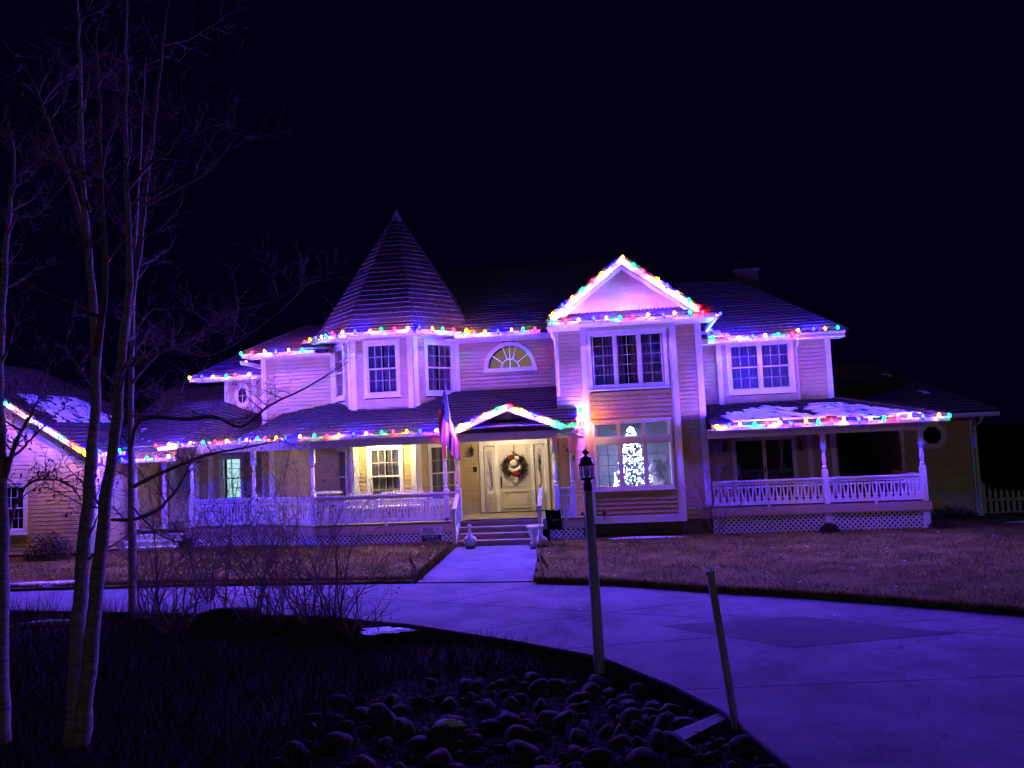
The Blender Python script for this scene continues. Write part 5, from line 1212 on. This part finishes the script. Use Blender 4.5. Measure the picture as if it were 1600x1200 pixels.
tree_from('bare tree trunk cut by the left edge of the picture', 'bare_tree', [
    (True, [(4, 1160, 7.4, .12), (2, 1000, 7.4, .10), (4, 850, 7.4, .088), (2, 720, 7.4, .075), (-2, 600, 7.4, .062), (5, 450, 7.4, .05), (15, 330, 7.4, .035), (22, 250, 7.4, .02), (12, 190, 7.4, .008)]),
    (False, [(5, 760, 7.4, .03), (25, 690, 7.45, .024), (45, 655, 7.5, .018), (62, 620, 7.5, .010), (75, 580, 7.5, .004)]),
    (False, [(5, 720, 7.4, .02), (30, 705, 7.5, .014), (70, 665, 7.5, .009), (95, 640, 7.5, .004)]),
    (False, [(8, 840, 7.4, .02), (40, 760, 7.6, .014), (90, 750, 7.6, .010), (120, 770, 7.6, .006), (128, 800, 7.6, .003)]),
    ], 31, P(4, 1150, Z=-.2), twig=(.6, 2), dens=.8, leaf=True)
def shrub(label, px, py, h, n, seed, Y=None, leaf=True, lvl=2, group='bare shrubs and saplings along the verge', spread=.5, name='bare_shrub', r=.015, z=None, wide=.35):
    rnd = random.Random(seed); q = P(px, py, Z=0); x, y = q.x, q.y; z = gz(x, y) if z is None else z
    t = thing(name, (x, y, z), label, 'shrub', group); mb, lf = MB(), MB()
    for i in range(n):
        d = Vector((rnd.gauss(0, wide), rnd.gauss(0, wide * .8), 1)); branchy(mb, (x + rnd.gauss(0, .05), y + rnd.gauss(0, .05), z - .05), d, h * rnd.uniform(.65, 1.05), r * rnd.uniform(.7, 1.2), lvl, rnd, .3, lf if leaf else None, spread)
    mb.build('stems', 'twig', t)
    if leaf and lf.v: lf.build('leaves', 'deadleaf', t, 'stuff')
for px, py, h, n, sd, lb, wd in ((238, 962, 2.0, 9, 1, 'bare shrub just right of the slim dark tree', .35), (300, 960, 2.4, 3, 2, 'thin straight sapling before the bright porch window', .10), (350, 962, 3.1, 4, 3, 'tallest bare sapling before the angled porch rail', .14), (395, 968, 2.1, 9, 4, 'dense bare shrub behind the boulder', .4), (445, 965, 2.1, 9, 5, 'bare shrub with few leaves below the porch post', .4), (490, 966, 2.0, 10, 6, 'leafy dead shrub in the middle of the thicket', .4), (528, 968, 1.8, 9, 7, 'rightmost dead shrub of the thicket', .35), (270, 985, 1.3, 9, 8, 'low weedy shrub before the slim tree', .5), (560, 975, .8, 6, 9, 'short dead weeds at the right end of the thicket', .3), (330, 940, 1.5, 8, 12, 'low bare shrub on the near side of the drive left of the boulder', .4)):
    shrub(lb, px, py, h * 1.25, n, sd, spread=.6, wide=wd * 1.15, lvl=2, r=.016)
shrub('bare shrub growing at the left end of the right porch', 1122, 838, 2.4, 7, 41, group='bushes at the house foot', leaf=False, z=.05, wide=.22, r=.016)
def bush(label, x, y, z, rx, ry, rz, n, m='shrub', seed=5):
    rnd = random.Random(seed); t = thing('low_bush', (x, y, z), label, 'bush', 'bushes at the house foot'); mb = MB(); st_ = MB()
    for i in range(n):
        a, b = rnd.uniform(0, 6.28), math.acos(rnd.uniform(0, 1)); r = rnd.uniform(.45, 1.05); p = Vector((x + rx * r * math.sin(b) * math.cos(a), y + ry * r * math.sin(b) * math.sin(a), z + rz * r * math.cos(b))); d = Vector((rnd.gauss(0, 1), rnd.gauss(0, 1), rnd.gauss(.4, 1))).normalized() * rnd.uniform(.04, .09); s = d.cross(Vector((rnd.gauss(0, 1), rnd.gauss(0, 1), rnd.gauss(0, 1)))).normalized() * .018
        mb.add([p - s, p + s, p + d], [(0, 1, 2)])
    for i in range(26): a = rnd.uniform(0, 6.28); st_.tube([(x, y, z - .05), (x + rx * .9 * math.cos(a) * rnd.random(), y + ry * .9 * math.sin(a) * rnd.random(), z + rz * rnd.uniform(.6, 1.1))], [.008, .003], 4)
    mb.build('foliage', m, t); st_.build('stems', 'twig', t)
q = P(1296, 832, Y=20.6); bush('small reddish bush at the middle pier of the right porch', q.x, 20.6, .05, .26, .2, .24, 700)
bush('small dark bush at the right corner of the right porch', 8.75, 20.7, .05, .32, .22, .2, 700, seed=6); bush('low dark bush beside the dark right wing', 9.9, 22.6, -.1, .8, .4, .5, 1500, seed=7); bush('dark evergreen bush against the garage wall', -15.75, 19.7, .05, .75, .4, .75, 1900, seed=8)
bush('small round bush at far left below the garage window', -17.0, 18.6, .05, .35, .3, .6, 900, seed=9)

# ------------------------------------------------------------------ picket fence and distant lamp
fe = thing('picket_fence', (12.5, 24, 0), 'white picket fence running right from the dark wing', 'fence')
n = 34; px0 = 11.25; pts = []
for i in range(n):
    x = px0 + i * .165; y = 23.6 + i * .01; h = .72 + .16 * max(0, 1 - i / 7) ** 2; z = -.25
    if i in (0,): h += .12
    pts.append((x, y, h))
base = MB(); base.prism([(-.045, 0), (.045, 0), (.045, .80), (0, .90), (-.045, .80)], 0, .02, frame(0, 0, 1, 0)); bo = base.build('picket', 'fence', None, origin=(0, 0, 0)); PM = bo.data; bpy.data.objects.remove(bo)
for x, y, h in pts: o = put('picket', PM, (x, y, -.30), fe); o.scale = (1, 1, (h + .3) / .9)
bx('rail', 'fence', (px0, 23.63, .0), (px0 + n * .165, 23.68, .08), fe); bx('rail', 'fence', (px0, 23.63, .40), (px0 + n * .165, 23.68, .48), fe); bx('post', 'fence', (px0 - .16, 23.56, -.3), (px0 - .05, 23.68, 1.05), fe)
q = P(1597, 711, Y=95); fl = thing('distant_lamp', (q.x, q.y, -.25), 'tiny far white lamp at the right edge beyond the fence', 'lamp'); mb = MB(); mb.lathe((q.x, q.y, q.z - .2), [(.02, 0), (.2, .2), (.02, .4)], 8); mb.build('lamp_head', 'farlamp', fl); mb = MB(); mb.tube([(q.x, q.y, -.3), (q.x, q.y, q.z - .2)], .05, 6); mb.build('pole', 'black', fl)
